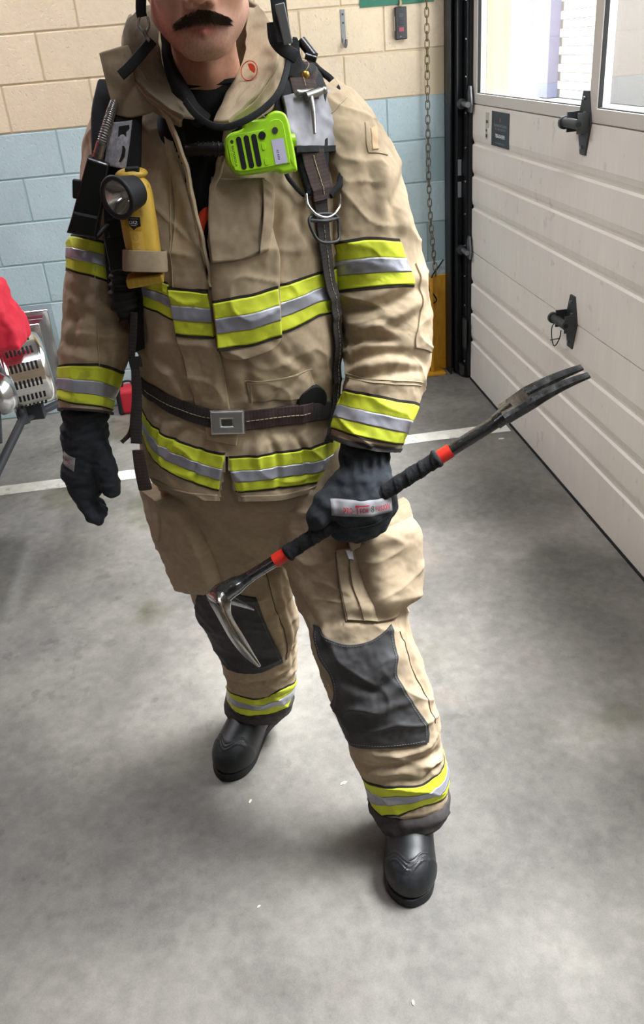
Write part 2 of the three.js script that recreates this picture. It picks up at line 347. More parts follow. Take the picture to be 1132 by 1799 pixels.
// a line of (t, angle) points resampled to n points
function line(uv, n) {
  const L = [0]; for (let i = 1; i < uv.length; i++) L.push(L[i - 1] + Math.hypot((uv[i][0] - uv[i - 1][0]) * 3, uv[i][1] - uv[i - 1][1]));
  const out = [], g = (i) => uv[clamp(i, 0, uv.length - 1)];
  for (let k = 0; k < n; k++) { const s = L[L.length - 1] * k / (n - 1); let i = 0; while (i < uv.length - 2 && L[i + 1] < s) i++; const f = clamp((s - L[i]) / (L[i + 1] - L[i] || 1), 0, 1); out.push([0, 1].map((c) => uv.length > 2 ? cr(g(i - 1)[c], g(i)[c], g(i + 1)[c], g(i + 2)[c], f) : lerp(g(i)[c], g(i + 1)[c], f))); }
  return out;
}
// cloth panel sewn on a surface: rows of lines, raised by off with a rim down to the cloth; bulge swells its middle
function panel(S, rows, off = .003, o = {}) {
  const nu = o.nu ?? 40, nv = o.nv ?? 40, R = rows.map((r) => line(r, nu + 1)), pos = [], uv = [], idx = [], n = R.length;
  const pt = (i, j, h) => { const s = clamp(i, 0, nv) / nv * (n - 1), k = Math.min(n - 2, Math.floor(s)), f = s - k, J = clamp(j, 0, nu), g = (q) => R[clamp(q, 0, n - 1)][J]; const c = [0, 1].map((m) => n > 2 ? cr(g(k - 1)[m], g(k)[m], g(k + 1)[m], g(k + 2)[m], f) : lerp(g(k)[m], g(k + 1)[m], f)); return [S.at(c[0], c[1], h), c]; };
  for (let i = -1; i <= nv + 1; i++) for (let j = -1; j <= nu + 1; j++) {
    const rim = i < 0 || j < 0 || i > nv || j > nu, y = clamp(i / nv, 0, 1), x = clamp(j / nu, 0, 1);
    const b = o.bulge ? (o.shape ? o.shape(x, y) : Math.pow(Math.max(0, 16 * x * (1 - x) * y * (1 - y)), .4)) * o.bulge : 0;
    const [p, c] = pt(i, j, rim ? -.006 : off + b); pos.push(p.x, p.y, p.z); uv.push(c[1] * S.rad, -c[0] * S.len);
  }
  const w = nu + 3; for (let i = 0; i < nv + 2; i++) for (let j = 0; j < w - 1; j++) { const a = i * w + j, b = a + w; idx.push(a, b, a + 1, a + 1, b, b + 1); }
  // lines run left to right in the picture, so the angle falls along a row: turn the faces outwards
  for (let i = 0; i < idx.length; i += 3) { const q = idx[i + 1]; idx[i + 1] = idx[i + 2]; idx[i + 2] = q; }
  return mk(pos, uv, idx);
}
// a band right round or part way round a tube: t as a smooth function of the angle through known points
function tOf(pts, closed) {
  const s = pts.slice().sort((a, b) => a[1] - b[1]);
  if (closed) { const a = s[0], b = s[s.length - 1], m = (a[0] + b[0]) / 2; s.push([m, (b[1] + a[1] + 2 * Math.PI) / 2], [a[0], a[1] + 2 * Math.PI]); s.unshift([b[0], b[1] - 2 * Math.PI], [m, (b[1] - 2 * Math.PI + a[1]) / 2]); s.sort((p, q) => p[1] - q[1]); }
  return (th) => { if (th <= s[0][1]) return s[0][0]; if (th >= s[s.length - 1][1]) return s[s.length - 1][0]; let i = 0; while (s[i + 1][1] < th) i++; const f = (th - s[i][1]) / (s[i + 1][1] - s[i][1] || 1); return lerp(s[i][0], s[i + 1][0], f * f * (3 - 2 * f) * .5 + f * .5); };
}
function band(S, top, bot, f0, f1, th0, th1, off, n = 120) {
  const E = (x, f) => Array.isArray(x) ? lerp(x[0], x[1], f) : x, closed = !Array.isArray(th0) && !Array.isArray(th1) && th1 - th0 > 6.2, a = tOf(top, closed), b = tOf(bot, closed), pos = [], uv = [], idx = [], m = 8;
  for (let j = 0; j <= n; j++) {
    for (let i = -1; i <= m + 1; i++) { const f = lerp(f0, f1, clamp(i / m, 0, 1)), th = lerp(E(th0, f), E(th1, f), j / n), t = lerp(a(th), b(th), f), p = S.at(t, th, i < 0 || i > m || (!closed && (j === 0 || j === n)) ? -.003 : off); pos.push(p.x, p.y, p.z); uv.push(th * S.rad, -t * S.len); }
  }
  const w = m + 3; for (let j = 0; j < n; j++) for (let i = 0; i < w - 1; i++) { const c = j * w + i, d = c + w; idx.push(c, c + 1, d, d, c + 1, d + 1); }
  return mk(pos, uv, idx);
}
// a narrow raised line (seam, piping, stitching) along a surface line
function seam(S, uv, r = .0012, off = .0005, n = 60) { return new THREE.TubeGeometry(new THREE.CatmullRomCurve3(line(uv, Math.max(8, n >> 1)).map((q) => S.at(q[0], q[1], off))), n, r, 5); }
function stitches(S, uv, off = .003, len = .0035, gap = .0025, r = .0006) {
  const c = new THREE.CatmullRomCurve3(line(uv, 60).map((q) => S.at(q[0], q[1], off))), L = c.getLength(), out = [], k = Math.floor(L / (len + gap));
  for (let i = 0; i < k; i++) { const a = c.getPointAt(i * (len + gap) / L), b = c.getPointAt(Math.min(1, (i * (len + gap) + len) / L)); out.push(rod(a.toArray(), b.toArray(), r, r, 4)); }
  return merge(out);
}
// a strap lying on a surface along a line
function strapOn(S, uv, width, thick, off = .002, n = 80) {
  const L = line(uv, n + 1), pos = [], q = [], idx = [], P = L.map((l) => S.at(l[0], l[1], off)), Nn = L.map((l) => S.normal(l[0], l[1]));
  return ribbon(P, Nn, width, thick);
}
// ribbon of rectangular section along points with normals
function ribbon(P, Nn, width, thick, uvs = 1) {
  const pos = [], uv = [], idx = [], n = P.length - 1; let L = 0;
  const W = (i) => Array.isArray(width) ? lerp(width[Math.min(width.length - 2, Math.floor(i / n * (width.length - 1)))], width[Math.min(width.length - 1, Math.floor(i / n * (width.length - 1)) + 1)], (i / n * (width.length - 1)) % 1) : width;
  const sec = (w) => [[-w / 2, 0], [-w / 2, thick * .6], [-w / 2 + thick * .4, thick], [0, thick * 1.1], [w / 2 - thick * .4, thick], [w / 2, thick * .6], [w / 2, 0]];
  for (let i = 0; i <= n; i++) {
    if (i) L += P[i].distanceTo(P[i - 1]);
    const T = P[Math.min(n, i + 1)].clone().sub(P[Math.max(0, i - 1)]).normalize(), B = T.clone().cross(Nn[i]).normalize(), Nf = B.clone().cross(T).normalize();
    const s = sec(W(i)); for (const [a, b] of s) { const p = P[i].clone().addScaledVector(B, a).addScaledVector(Nf, b); pos.push(p.x, p.y, p.z); uv.push(a, L); }
  }
  const w = 7; for (let i = 0; i < n; i++) { for (let j = 0; j < w - 1; j++) { const a = i * w + j, b = a + w; idx.push(a, b, a + 1, a + 1, b, b + 1); } const a = i * w, b = a + w; idx.push(a + w - 1, b + w - 1, a, a, b + w - 1, b); }
  for (const i of [0, n]) { const a = i * w; for (let j = 1; j < w - 1; j++) i ? idx.push(a, a + j + 1, a + j) : idx.push(a, a + j, a + j + 1); }
  return mk(pos, uv, idx);
}
// free strap through world points; facing gives the side it shows
function strapFree(pts, width, thick, facing, n = 60) { const c = crv(pts), P = c.getSpacedPoints(n), f = Array.isArray(facing[0]) ? facing.map(A3) : [A3(facing), A3(facing)]; return ribbon(P, P.map((_, i) => { const s = i / n * (f.length - 1), k = Math.min(f.length - 2, Math.floor(s)); return f[k].clone().lerp(f[k + 1], s - k).normalize(); }), width, thick); }
// thick cloth sheet through a grid of world points (rows of equal length)
function sheet(grid, thick, o = {}) {
  const nu = o.nu ?? 40, nv = o.nv ?? 30, R = grid.length, C = grid[0].length, P = [], pos = [], uv = [], idx = [];
  const g = (i, j, c) => grid[clamp(i, 0, R - 1)][clamp(j, 0, C - 1)][c];
  for (let i = 0; i <= nv; i++) for (let j = 0; j <= nu; j++) {
    const s = i / nv * (R - 1), a = Math.min(R - 2, Math.floor(s)), f = s - a, t = j / nu * (C - 1), b = Math.min(C - 2, Math.floor(t)), e = t - b;
    const q = [0, 1, 2].map((c) => { const row = [-1, 0, 1, 2].map((k) => C > 2 ? cr(g(a + k, b - 1, c), g(a + k, b, c), g(a + k, b + 1, c), g(a + k, b + 2, c), e) : lerp(g(a + k, b, c), g(a + k, b + 1, c), e)); return R > 2 ? cr(...row, f) : lerp(row[1], row[2], f); });
    const p = A3(q); if (o.wave) p.add(o.wave(p, j / nu, i / nv)); P.push(p);
  }
  const w = nu + 1, N = (i, j) => { const a = P[Math.min(nv, i + 1) * w + j].clone().sub(P[Math.max(0, i - 1) * w + j]), b = P[i * w + Math.min(nu, j + 1)].clone().sub(P[i * w + Math.max(0, j - 1)]); return a.cross(b).normalize(); };
  for (const s of [.5, -.5]) for (let i = 0; i <= nv; i++) for (let j = 0; j <= nu; j++) { const e = (i === 0 || j === 0 || i === nv || j === nu) ? .55 : 1, p = P[i * w + j].clone().addScaledVector(N(i, j), s * thick * e); pos.push(p.x, p.y, p.z); uv.push(j / nu * (o.us ?? .3), i / nv * (o.vs ?? .3)); }
  const H = w * (nv + 1);
  for (let i = 0; i < nv; i++) for (let j = 0; j < nu; j++) { const a = i * w + j, b = a + w; idx.push(a, b, a + 1, a + 1, b, b + 1, H + a, H + a + 1, H + b, H + a + 1, H + b + 1, H + b); }
  const edge = (a, b) => idx.push(a, b, H + a, H + a, b, H + b);
  for (let j = 0; j < nu; j++) { edge(j, j + 1); edge(nv * w + j + 1, nv * w + j); }
  for (let i = 0; i < nv; i++) { edge((i + 1) * w, i * w); edge(i * w + nu, (i + 1) * w + nu); }
  return mk(pos, uv, idx);
}
// ---------- rounded bodies from distance fields ----------
const smin = (a, b, k) => { const h = clamp(.5 + .5 * (b - a) / k, 0, 1); return lerp(b, a, h) - k * h * (1 - h); };
function capsule(p, a, b, ra, rb) { const bx = b[0] - a[0], by = b[1] - a[1], bz = b[2] - a[2], px = p[0] - a[0], py = p[1] - a[1], pz = p[2] - a[2], h = clamp((px * bx + py * by + pz * bz) / (bx * bx + by * by + bz * bz), 0, 1); return Math.hypot(px - bx * h, py - by * h, pz - bz * h) - lerp(ra, rb, h); }
function ellipsoid(p, c, r) { const x = (p[0] - c[0]) / r[0], y = (p[1] - c[1]) / r[1], z = (p[2] - c[2]) / r[2], k = Math.hypot(x, y, z); return (k - 1) * Math.min(r[0], r[1], r[2]); }
function chain(p, pts, k) { let d = 1e9; for (let i = 0; i < pts.length - 1; i++) d = smin(d, capsule(p, pts[i], pts[i + 1], pts[i][3], pts[i + 1][3]), k); return d; }
function sdfMesh(fn, c, h, res) {
  const mc = new MarchingCubes(res, std({}), false, false, 400000); mc.isolation = 0; const hs = res / 2;
  const at = (x, y, z) => fn([c[0] + (x - hs) / hs * h[0], c[1] + (y - hs) / hs * h[1], c[2] + (z - hs) / hs * h[2]]), B = 5, far = Math.hypot(h[0], h[1], h[2]) / hs * B * .62 + .004;
  for (let Z = 0; Z < res; Z += B) for (let Y = 0; Y < res; Y += B) for (let X = 0; X < res; X += B) {
    const m = at(X + B / 2, Y + B / 2, Z + B / 2), skip = Math.abs(m) > far;      // whole block inside or outside
    for (let z = Z; z < Math.min(res, Z + B); z++) for (let y = Y; y < Math.min(res, Y + B); y++) for (let x = X; x < Math.min(res, X + B); x++) mc.field[z * res * res + y * res + x] = skip ? -m : -at(x, y, z);
  }
  mc.update(); const n = mc.count, a = mc.positionArray.slice(0, n * 3);
  let g = new THREE.BufferGeometry(); g.setAttribute('position', new THREE.BufferAttribute(new Float32Array(a), 3));
  g.scale(h[0], h[1], h[2]); g.translate(c[0], c[1], c[2]); g = mergeVertices(g, 1e-5);
  // normals from the field
  const p = g.attributes.position, nn = new Float32Array(p.count * 3), e = h[0] / hs * .7;
  for (let i = 0; i < p.count; i++) { const q = [p.getX(i), p.getY(i), p.getZ(i)], d = [0, 1, 2].map((k) => { const u = q.slice(), v = q.slice(); u[k] += e; v[k] -= e; return fn(u) - fn(v); }), l = Math.hypot(...d) || 1; nn[3 * i] = d[0] / l; nn[3 * i + 1] = d[1] / l; nn[3 * i + 2] = d[2] / l; }
  g.setAttribute('normal', new THREE.BufferAttribute(nn, 3)); g.setAttribute('uv', new THREE.BufferAttribute(new Float32Array(p.count * 2), 2));
  boxUV(g); return g;
}

// ---------- cloth and gear materials ----------
{
  const weave = (r, g, b, s, dirt = 1) => tex(512, (u, v, x, y) => {
    const th = ((x + y) % 4 < 2 ? .004 : -.004), n = (fbm(u * 8, v * 8, 8, 4, s) - .5) * .12 * dirt + (fbm(u * 64, v * 64, 64, 2, s + 9) - .5) * .09 - .10 * dirt * sstep(.64, .78, fbm(u * 6, v * 6, 6, 4, s + 20));
    const k = 1 + th * 2 + n; return [r * k, g * k * (1 - .01 * dirt), b * k];
  });
  const twill = tex(256, (u, v, x, y) => { const k = .5 + .25 * Math.sin((x + y) * Math.PI / 4) + .2 * (hash2(x, y, 3) - .5) + .4 * (fbm(u * 10, v * 10, 10, 3, 4) - .5); return [k, k, k]; }, false);
  const tw = rep(twill, 26);
  const cloth = (map, extra = {}) => phys({ map: rep(map, 2.2), roughness: .92, sheen: .15, sheenRoughness: .6, bumpMap: tw, bumpScale: .00012, ...extra });
  M.tan = cloth(weave(.69, .62, .50, 400));
  M.tanDark = cloth(weave(.61, .545, .435, 420));
  M.tanPant = cloth(weave(.685, .615, .50, 440));
  M.leather = phys({ map: rep(tex(512, (u, v) => { const k = .225 + (fbm(u * 12, v * 12, 12, 4, 460) - .5) * .07 + (fbm(u * 80, v * 80, 80, 2, 470) - .5) * .04 + .05 * sstep(.6, .75, fbm(u * 7, v * 7, 7, 4, 480)); return [k, k * .985, k * .985]; }), 2), roughness: .68, bumpMap: rep(twill, 22), bumpScale: .0002 });
  M.cuff = phys({ map: rep(tex(256, (u, v) => { const k = .29 + (fbm(u * 30, v * 30, 30, 3, 500) - .5) * .10; return [k * 1.04, k * .97, k * .93]; }), 4), roughness: .85, bumpMap: tw, bumpScale: .001 });
  M.lime = phys({ map: rep(tex(256, (u, v) => { const k = 1 + (fbm(u * 6, v * 6, 6, 4, 520) - .5) * .10 - .12 * sstep(.66, .8, fbm(u * 10, v * 10, 10, 4, 530)); return [.87 * k, .91 * k, .22 * k]; }), 3), roughness: .6, bumpMap: tw, bumpScale: .0004 });
  M.silver = phys({ map: rep(tex(256, (u, v) => { const k = 1 + (fbm(u * 6, v * 6, 6, 4, 540) - .5) * .12; return [.66 * k, .665 * k, .70 * k]; }), 3), roughness: .38, metalness: .35 });
  M.thread = std({ color: 0x2a2720, roughness: .9 });
  M.threadLight = std({ color: 0xb7a98a, roughness: .9 });
  M.threadTan = std({ color: 0x5b4d39, roughness: .9 });
  M.threadGrey = std({ color: 0x7d7a76, roughness: .9 });
  M.glove = phys({ map: rep(tex(512, (u, v) => { const k = .185 + (fbm(u * 8, v * 8, 8, 4, 560) - .5) * .07 + (fbm(u * 70, v * 70, 70, 2, 570) - .5) * .05; return [k * .88, k * .98, k * 1.08]; }), 3), roughness: .9, sheen: .35, sheenRoughness: .7, sheenColor: new THREE.Color(.12, .14, .17), bumpMap: rep(twill, 20), bumpScale: .0003 });
  M.gloveKnit = phys({ color: 0x15181a, roughness: .95, bumpMap: tw, bumpScale: .0015 });
  M.boot = phys({ map: rep(tex(512, (u, v) => { const k = .085 + (fbm(u * 8, v * 8, 8, 4, 580) - .5) * .04 + .10 * sstep(.55, .78, fbm(u * 5, v * 5, 5, 5, 590)) * (.5 + fbm(u * 60, v * 60, 60, 2, 595)); return [k * .95, k, k * 1.07]; }), 3), roughness: .45, bumpMap: rep(twill, 20), bumpScale: .0001 });
  M.bootSole = std({ color: 0x141516, roughness: .7 });
  M.webBlack = phys({ color: 0x17181a, roughness: .85, bumpMap: rep(twill, 12), bumpScale: .0008 });
  M.webBrown = phys({ map: rep(tex(128, (u, v, x, y) => { const k = ((y % 8) < 4 ? 1 : .84) * ((x % 16) < 8 ? 1 : .93) * (1 + (fbm(u * 8, v * 8, 8, 3, 600) - .5) * .3); return [.27 * k, .205 * k, .185 * k]; }), 9), roughness: .85, bumpMap: rep(twill, 12), bumpScale: .0008 });
  M.webGrey = phys({ map: rep(tex(128, (u, v, x, y) => { const k = ((y % 8) < 4 ? 1 : .86) * (1 + (fbm(u * 8, v * 8, 8, 3, 610) - .5) * .2); return [.245 * k, .225 * k, .215 * k]; }), 9), roughness: .85, bumpMap: rep(twill, 12), bumpScale: .0008 });
  M.refGrey = phys({ map: rep(tex(256, (u, v) => { const k = .58 + (fbm(u * 7, v * 7, 7, 5, 620) - .5) * .28; return [k, k * .985, k * 1.02]; }), 6), roughness: .55, metalness: .1 });
  M.chrome = std({ color: 0xd5d5d3, roughness: .16, metalness: 1 });
  M.steel = std({ color: 0x9c9a96, roughness: .32, metalness: 1 });
  M.brass = std({ color: 0xb08b45, roughness: .35, metalness: 1 });
  M.plastic = phys({ color: 0x0e0f10, roughness: .38, clearcoat: .2 });
  M.plasticMatte = std({ color: 0x101112, roughness: .65 });
  M.black = std({ color: 0x0c0c0d, roughness: .9 });
  M.liner = phys({ color: 0x15161a, roughness: .92, bumpMap: tw, bumpScale: .001 });
  M.orange = phys({ color: 0xd9401c, roughness: .8 });
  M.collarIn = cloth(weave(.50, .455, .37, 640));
}
const person = thing('person', 'firefighter in tan turnout coat and trousers with lime stripes, standing and holding a pry bar', 'person');
const wr = (s, A) => (p) => A * (.0042 * simplex(p.x * 5 + s, p.y * 6.5, p.z * 5) + .0022 * simplex(p.x * 13, p.y * 15 + s, p.z * 13) + .0045 * (Math.pow(1 - Math.abs(simplex(p.x * 6 - s, p.y * 9 + p.x * 3, p.z * 6)), 5) - .2) + .0007 * simplex(p.x * 45, p.y * 45, p.z * 45 + s));

// ---------- turnout coat ----------
const torso = new Surf([
  [0.0345, 1.6565, -1.79, 0.0898, -0.0023, 0.01, 0.06, 0.06, 2],
  [0.0373, 1.6155, -1.785, 0.1717, 0.0019, 0.015, 0.085, 0.09, 2],
  [0.0337, 1.5637, -1.775, 0.2242, -0.0034, 0.015, 0.115, 0.125, 2.2],
  [0.0267, 1.4753, -1.755, 0.2296, -0.0092, 0.015, 0.145, 0.14, 2.3],
  [0.0224, 1.3767, -1.745, 0.2232, -0.0143, 0.015, 0.165, 0.145, 2.3],
  [0.0233, 1.2756, -1.735, 0.214, -0.0168, 0.015, 0.17, 0.145, 2.3],
  [0.0201, 1.1848, -1.725, 0.2096, -0.0169, 0.015, 0.168, 0.145, 2.3],
  [0.0136, 1.1095, -1.72, 0.2068, -0.0197, 0.02, 0.16, 0.145, 2.3],
  [0.0056, 1.0419, -1.72, 0.2051, -0.025, 0.02, 0.152, 0.14, 2.3],
  [-0.0073, 0.9732, -1.72, 0.2107, -0.0243, 0.02, 0.172, 0.155, 2.3],
  [-0.013, 0.912, -1.72, 0.2096, -0.0253, 0.02, 0.18, 0.165, 2.3],
  [-0.0121, 0.8707, -1.72, 0.201, -0.0208, 0.02, 0.184, 0.17, 2.3]], { level: true, wrinkle: wr(1, 1) });
const sleeveL = new Surf([
  [0.2096, 1.5657, -1.77, 0.0479, 0.0478, 0, 0.085, 0.085, 2],
  [0.256, 1.5076, -1.75, 0.0627, 0.0471, 0, 0.1, 0.1, 2],
  [0.2812, 1.4178, -1.73, 0.0827, 0.0291, 0, 0.102, 0.1, 2.1],
  [0.2941, 1.3309, -1.71, 0.0944, 0.0097, 0, 0.1, 0.1, 2.1],
  [0.3118, 1.2393, -1.69, 0.0979, -0.0003, 0, 0.098, 0.1, 2.1],
  [0.3178, 1.1588, -1.66, 0.0926, -0.0059, 0, 0.098, 0.1, 2.1],
  [0.3037, 1.0949, -1.62, 0.0873, -0.0118, 0, 0.09, 0.09, 2.1],
  [0.2805, 1.0381, -1.58, 0.0783, -0.018, 0, 0.082, 0.08, 2.1],
  [0.2531, 0.9873, -1.55, 0.0701, -0.0218, 0, 0.074, 0.072, 2.1],
  [0.2399, 0.9595, -1.54, 0.065, -0.0215, 0, 0.068, 0.066, 2.1]], { wrinkle: wr(2, 1.2) });
const sleeveR = new Surf([
  [-0.1252, 1.5697, -1.8, 0.0434, -0.0583, 0, 0.085, 0.085, 2],
  [-0.1757, 1.5258, -1.81, 0.0425, -0.0523, 0, 0.095, 0.1, 2],
  [-0.2099, 1.4497, -1.8, 0.0418, -0.0359, 0, 0.098, 0.1, 2.1],
  [-0.2377, 1.3693, -1.78, 0.0473, -0.0213, 0, 0.095, 0.098, 2.1],
  [-0.2522, 1.3023, -1.76, 0.0571, -0.0118, 0, 0.094, 0.096, 2.1],
  [-0.2594, 1.2373, -1.74, 0.0677, -0.0094, 0, 0.094, 0.096, 2.1],
  [-0.2773, 1.173, -1.72, 0.0701, -0.0113, 0, 0.092, 0.09, 2.1],
  [-0.2963, 1.1181, -1.7, 0.0623, -0.0138, 0, 0.086, 0.084, 2.1],
  [-0.3128, 1.0731, -1.68, 0.0547, -0.012, 0, 0.078, 0.075, 2.1],
  [-0.3175, 1.0513, -1.67, 0.0516, -0.0105, 0, 0.072, 0.07, 2.1]], { wrinkle: wr(3, 1) });
const uvT = (p) => p;
// folds read from the cloth: gathers above and below the belt, elbow breaks, hem pleats
torso.fold([[0.7548, 2.0050], [0.8036, 2.1835], [0.8514, 2.3024]], .009, .013).fold([[0.7601, 2.3555], [0.8194, 2.4436]], .008, .010).fold([[0.7591, 1.8168], [0.8289, 1.8618], [0.9147, 1.9489]], .008, .009)
  .fold([[0.7691, 1.3244], [0.8266, 1.2211], [0.9414, 1.2056]], .008, .010).fold([[0.7680, 1.0790], [0.8224, 0.9099], [0.9291, 0.8616]], .008, .010).fold([[0.7795, 1.3991], [0.8393, 1.4160]], .012, -.010)
  .fold([[0.5917, 2.1857], [0.6481, 2.0286], [0.6873, 1.8893]], .011, .010).fold([[0.5319, 1.7385], [0.6103, 1.6674], [0.6731, 1.6267]], .010, .008).fold([[0.5821, 1.5285], [0.6557, 1.4816], [0.6929, 1.4118]], .010, .009)
  .fold([[0.5950, 0.9255], [0.6587, 1.2277], [0.6901, 1.3354]], .012, .009).fold([[0.5564, 2.6605], [0.6224, 2.1927], [0.6852, 2.0734]], .012, -.008).fold([[0.5369, 1.1897], [0.6089, 0.9201], [0.6764, 0.7329]], .014, .008)
  .fold([[0.2662, 0.9401], [0.3326, 1.0126], [0.3866, 0.8639]], .013, .010).fold([[0.2893, 1.1158], [0.3645, 1.1559], [0.4158, 1.2142]], .013, -.010).fold([[0.2807, 2.1849], [0.3616, 2.1879], [0.4395, 2.4279]], .013, .010)
  .fold([[0.2086, 2.0095], [0.2809, 1.9179], [0.3597, 1.9091]], .012, .008).fold([[0.5229, 1.3451], [0.5674, 1.1886], [0.5950, 0.9255]], .010, .007);
sleeveL.fold([[0.5043, 2.7869], [0.5114, 1.9572], [0.4642, 0.9777]], .012, 0.0216).fold([[0.6149, 2.3038], [0.5554, 1.6658], [0.5031, 1.0563]], .012, -0.0162).fold([[0.6107, 2.9051], [0.6233, 1.9661], [0.6354, 1.5524]], .010, 0.0189)
  .fold([[0.6801, 2.8205], [0.6645, 1.7663], [0.6844, 0.6255]], .012, 0.0189).fold([[0.5628, 2.6209], [0.5751, 2.0290], [0.6086, 1.6716]], .010, -0.0108).fold([[0.7274, 3.0169], [0.7353, 2.1125], [0.7063, 0.7056]], .011, 0.0162)
  .fold([[0.2299, 0.1938], [0.2812, 1.0522], [0.3376, 1.1015]], .016, 0.0135).fold([[0.1516, 1.1550], [0.2367, 1.3225], [0.3154, 1.5820]], .018, 0.0108).fold([[0.1602, 1.8294], [0.2466, 1.9606], [0.3102, 2.2277]], .016, -0.0108)
  .fold([[0.9319, 2.6845], [0.9695, 1.7139], [0.9632, 0.8777]], .006, 0.0081);
sleeveR.fold([[0.4989, 2.5056], [0.5162, 1.6117], [0.4704, 0.5099]], .012, .012).fold([[0.5925, 2.5687], [0.5671, 1.7638], [0.6049, 0.4536]], .012, .011).fold([[0.6573, 2.6342], [0.6747, 1.6747], [0.6403, 0.5447]], .012, .012)
  .fold([[0.5505, 2.2465], [0.6184, 1.9648], [0.6770, 2.1896]], .010, .010).fold([[0.1507, 2.7083], [0.2210, 2.1242], [0.3101, 2.0389]], .014, .010).fold([[0.6165, 1.3787], [0.7343, 1.3340], [0.8790, 1.0477]], .007, .004);
// front opening from the neck down to the chest
const openL = tOfT([[0.0366, 3.0742], [0.1398, 2.0544], [0.2463, 1.8107], [0.3120, 1.7612], [0.3858, 1.7201], [0.4350, 1.7076]]), openR = tOfT([[0.0308, 0.9332], [0.1744, 1.4915], [0.2489, 1.5773], [0.3170, 1.6306], [0.3772, 1.6654], [0.4350, 1.7033]]);
function tOfT(pts) { const s = pts.slice().sort((a, b) => a[0] - b[0]); return { min: s[0][0], max: s[s.length - 1][0], f: (t) => { let i = 0; while (i < s.length - 2 && s[i + 1][0] < t) i++; return lerp(s[i][1], s[i + 1][1], clamp((t - s[i][0]) / (s[i + 1][0] - s[i][0]), 0, 1)); } }; }
// split between the two front hems
const splitL = tOfT([[0.8239, 1.6218], [0.8933, 1.6526], [1.0000, 1.7269]]), splitR = tOfT([[0.8239, 1.6218], [0.8922, 1.5901], [1.0000, 1.5707]]);
const inOpening = (t, th) => (t < openL.max && th < openL.f(t) && th > openR.f(t)) || (t > splitL.min && th < splitL.f(t) && th > splitR.f(t));
const coat = part('coat', merge([torso.geo(300, 220, .008, (t, th) => !inOpening(t, th)), sleeveL.geo(180, 200), sleeveR.geo(170, 190)]), M.tan, person, 'tan turnout coat with lime and silver stripes');
// lining seen inside the opening
{
  const rows = []; for (let i = 0; i <= 24; i++) { const t = lerp(.02, openL.max + .05, i / 24), r = []; for (let j = 0; j <= 14; j++) r.push([t, lerp(openL.f(t) + .35, openR.f(t) - .35, j / 14)]); rows.push(r); }
  part('coat_lining', panel(torso, rows, -.026, { nu: 30, nv: 50 }), M.liner, coat, 'black inner lining and zipper placket');
}
function stripe(S, top, bot, th0, th1, off = .0022, parent = coat, n = 140) {
  part('lime_stripe', band(S, top, bot, 0, .345, th0, th1, off, n), M.lime, parent, 'fluorescent lime trim tape');
  part('silver_stripe', band(S, top, bot, .335, .665, th0, th1, off + .0009, n), M.silver, parent, 'silver reflective tape');
  part('lime_stripe', band(S, top, bot, .655, 1, th0, th1, off, n), M.lime, parent, 'fluorescent lime trim tape');
  for (const f of [-.035, 1.035]) part('stripe_edging', band(S, top, bot, f - .028, f + .028, th0, th1, off - .0008, n), M.thread, parent);
}
const chestTop = [[0.4339, 2.5144], [0.4404, 2.0669], [0.4463, 1.7244]], chestBot = [[0.4913, 2.6285], [0.5076, 2.1053], [0.5206, 1.7295]];
stripe(torso, [[0.4198, 2.4843], [0.4261, 2.2393], [0.4344, 2.0417]], [[0.4754, 2.5881], [0.4812, 2.2870], [0.4933, 2.0738]], [[0.4620, 2.0734]][0][1], Math.PI + .35);
stripe(torso, [[0.4407, 2.0852], [0.4415, 1.9022], [0.4444, 1.7275]], [[0.5180, 2.0821], [0.5195, 1.8823], [0.5206, 1.7203]], [[[0.4444, 1.7275]][0][1], [[0.5206, 1.7203]][0][1]], [[[0.4407, 2.0852]][0][1], [[0.5179, 2.0757]][0][1]], .0085, coat, 60);
const cbT = [[0.4589, 1.7147], [0.4479, 1.4966], [0.4383, 1.2298], [0.4261, 0.7621]], cbB = [[0.5375, 1.6812], [0.5300, 1.5255], [0.5168, 1.2411], [0.4954, 0.7622]];
stripe(torso, cbT, cbB, -.35, [[0.4888, 1.7052]][0][1]);
const hemLT = [[0.7721, 3.0064], [0.7783, 2.5718], [0.7993, 2.1854], [0.8242, 1.6519]], hemLB = [[0.8248, 2.6952], [0.8742, 2.4060], [0.9067, 2.0600], [0.9411, 1.6690]];
stripe(torso, hemLT, hemLB, [[0.8303, 1.6300], [0.9417, 1.6932]].map((q) => q[1]), Math.PI + .45);
const hemRT = [[0.8335, 1.6257], [0.8294, 1.5079], [0.8207, 1.1451], [0.8291, 0.4495]], hemRB = [[0.9448, 1.6161], [0.9390, 1.5179], [0.9301, 1.1443], [0.9574, 0.3850]];
stripe(torso, hemRT, hemRB, -.45, [[0.8350, 1.6174], [0.9395, 1.5795]].map((q) => q[1]));
const TAU = Math.PI * 2;
stripe(sleeveL, [[0.3351, 3.0775], [0.3340, 2.2837], [0.3369, 1.7942], [0.3525, 1.1549], [0.3650, 0.7225]], [[0.4463, 3.0928], [0.4486, 2.3275], [0.4502, 1.7309], [0.4561, 1.0391], [0.4647, 0.7897]], [[0.4111, 1.0388]][0][1], Math.PI + 1.2);
stripe(sleeveL, [[0.7635, 3.1314], [0.7885, 2.3608], [0.7984, 1.8955], [0.8042, 1.3369], [0.7984, 0.6151]], [[0.9095, 3.0775], [0.9213, 2.2790], [0.9265, 1.7798], [0.9293, 1.1136], [0.9296, 0.6309]], -Math.PI / 2, TAU - Math.PI / 2);
stripe(sleeveR, [[0.3501, 3.0761], [0.3510, 1.9122], [0.3485, 1.1192], [0.3478, 0.3223]], [[0.4337, 2.7808], [0.4486, 1.7625], [0.4627, 1.0791], [0.4617, 0.2806]], -Math.PI / 2, TAU - Math.PI / 2);
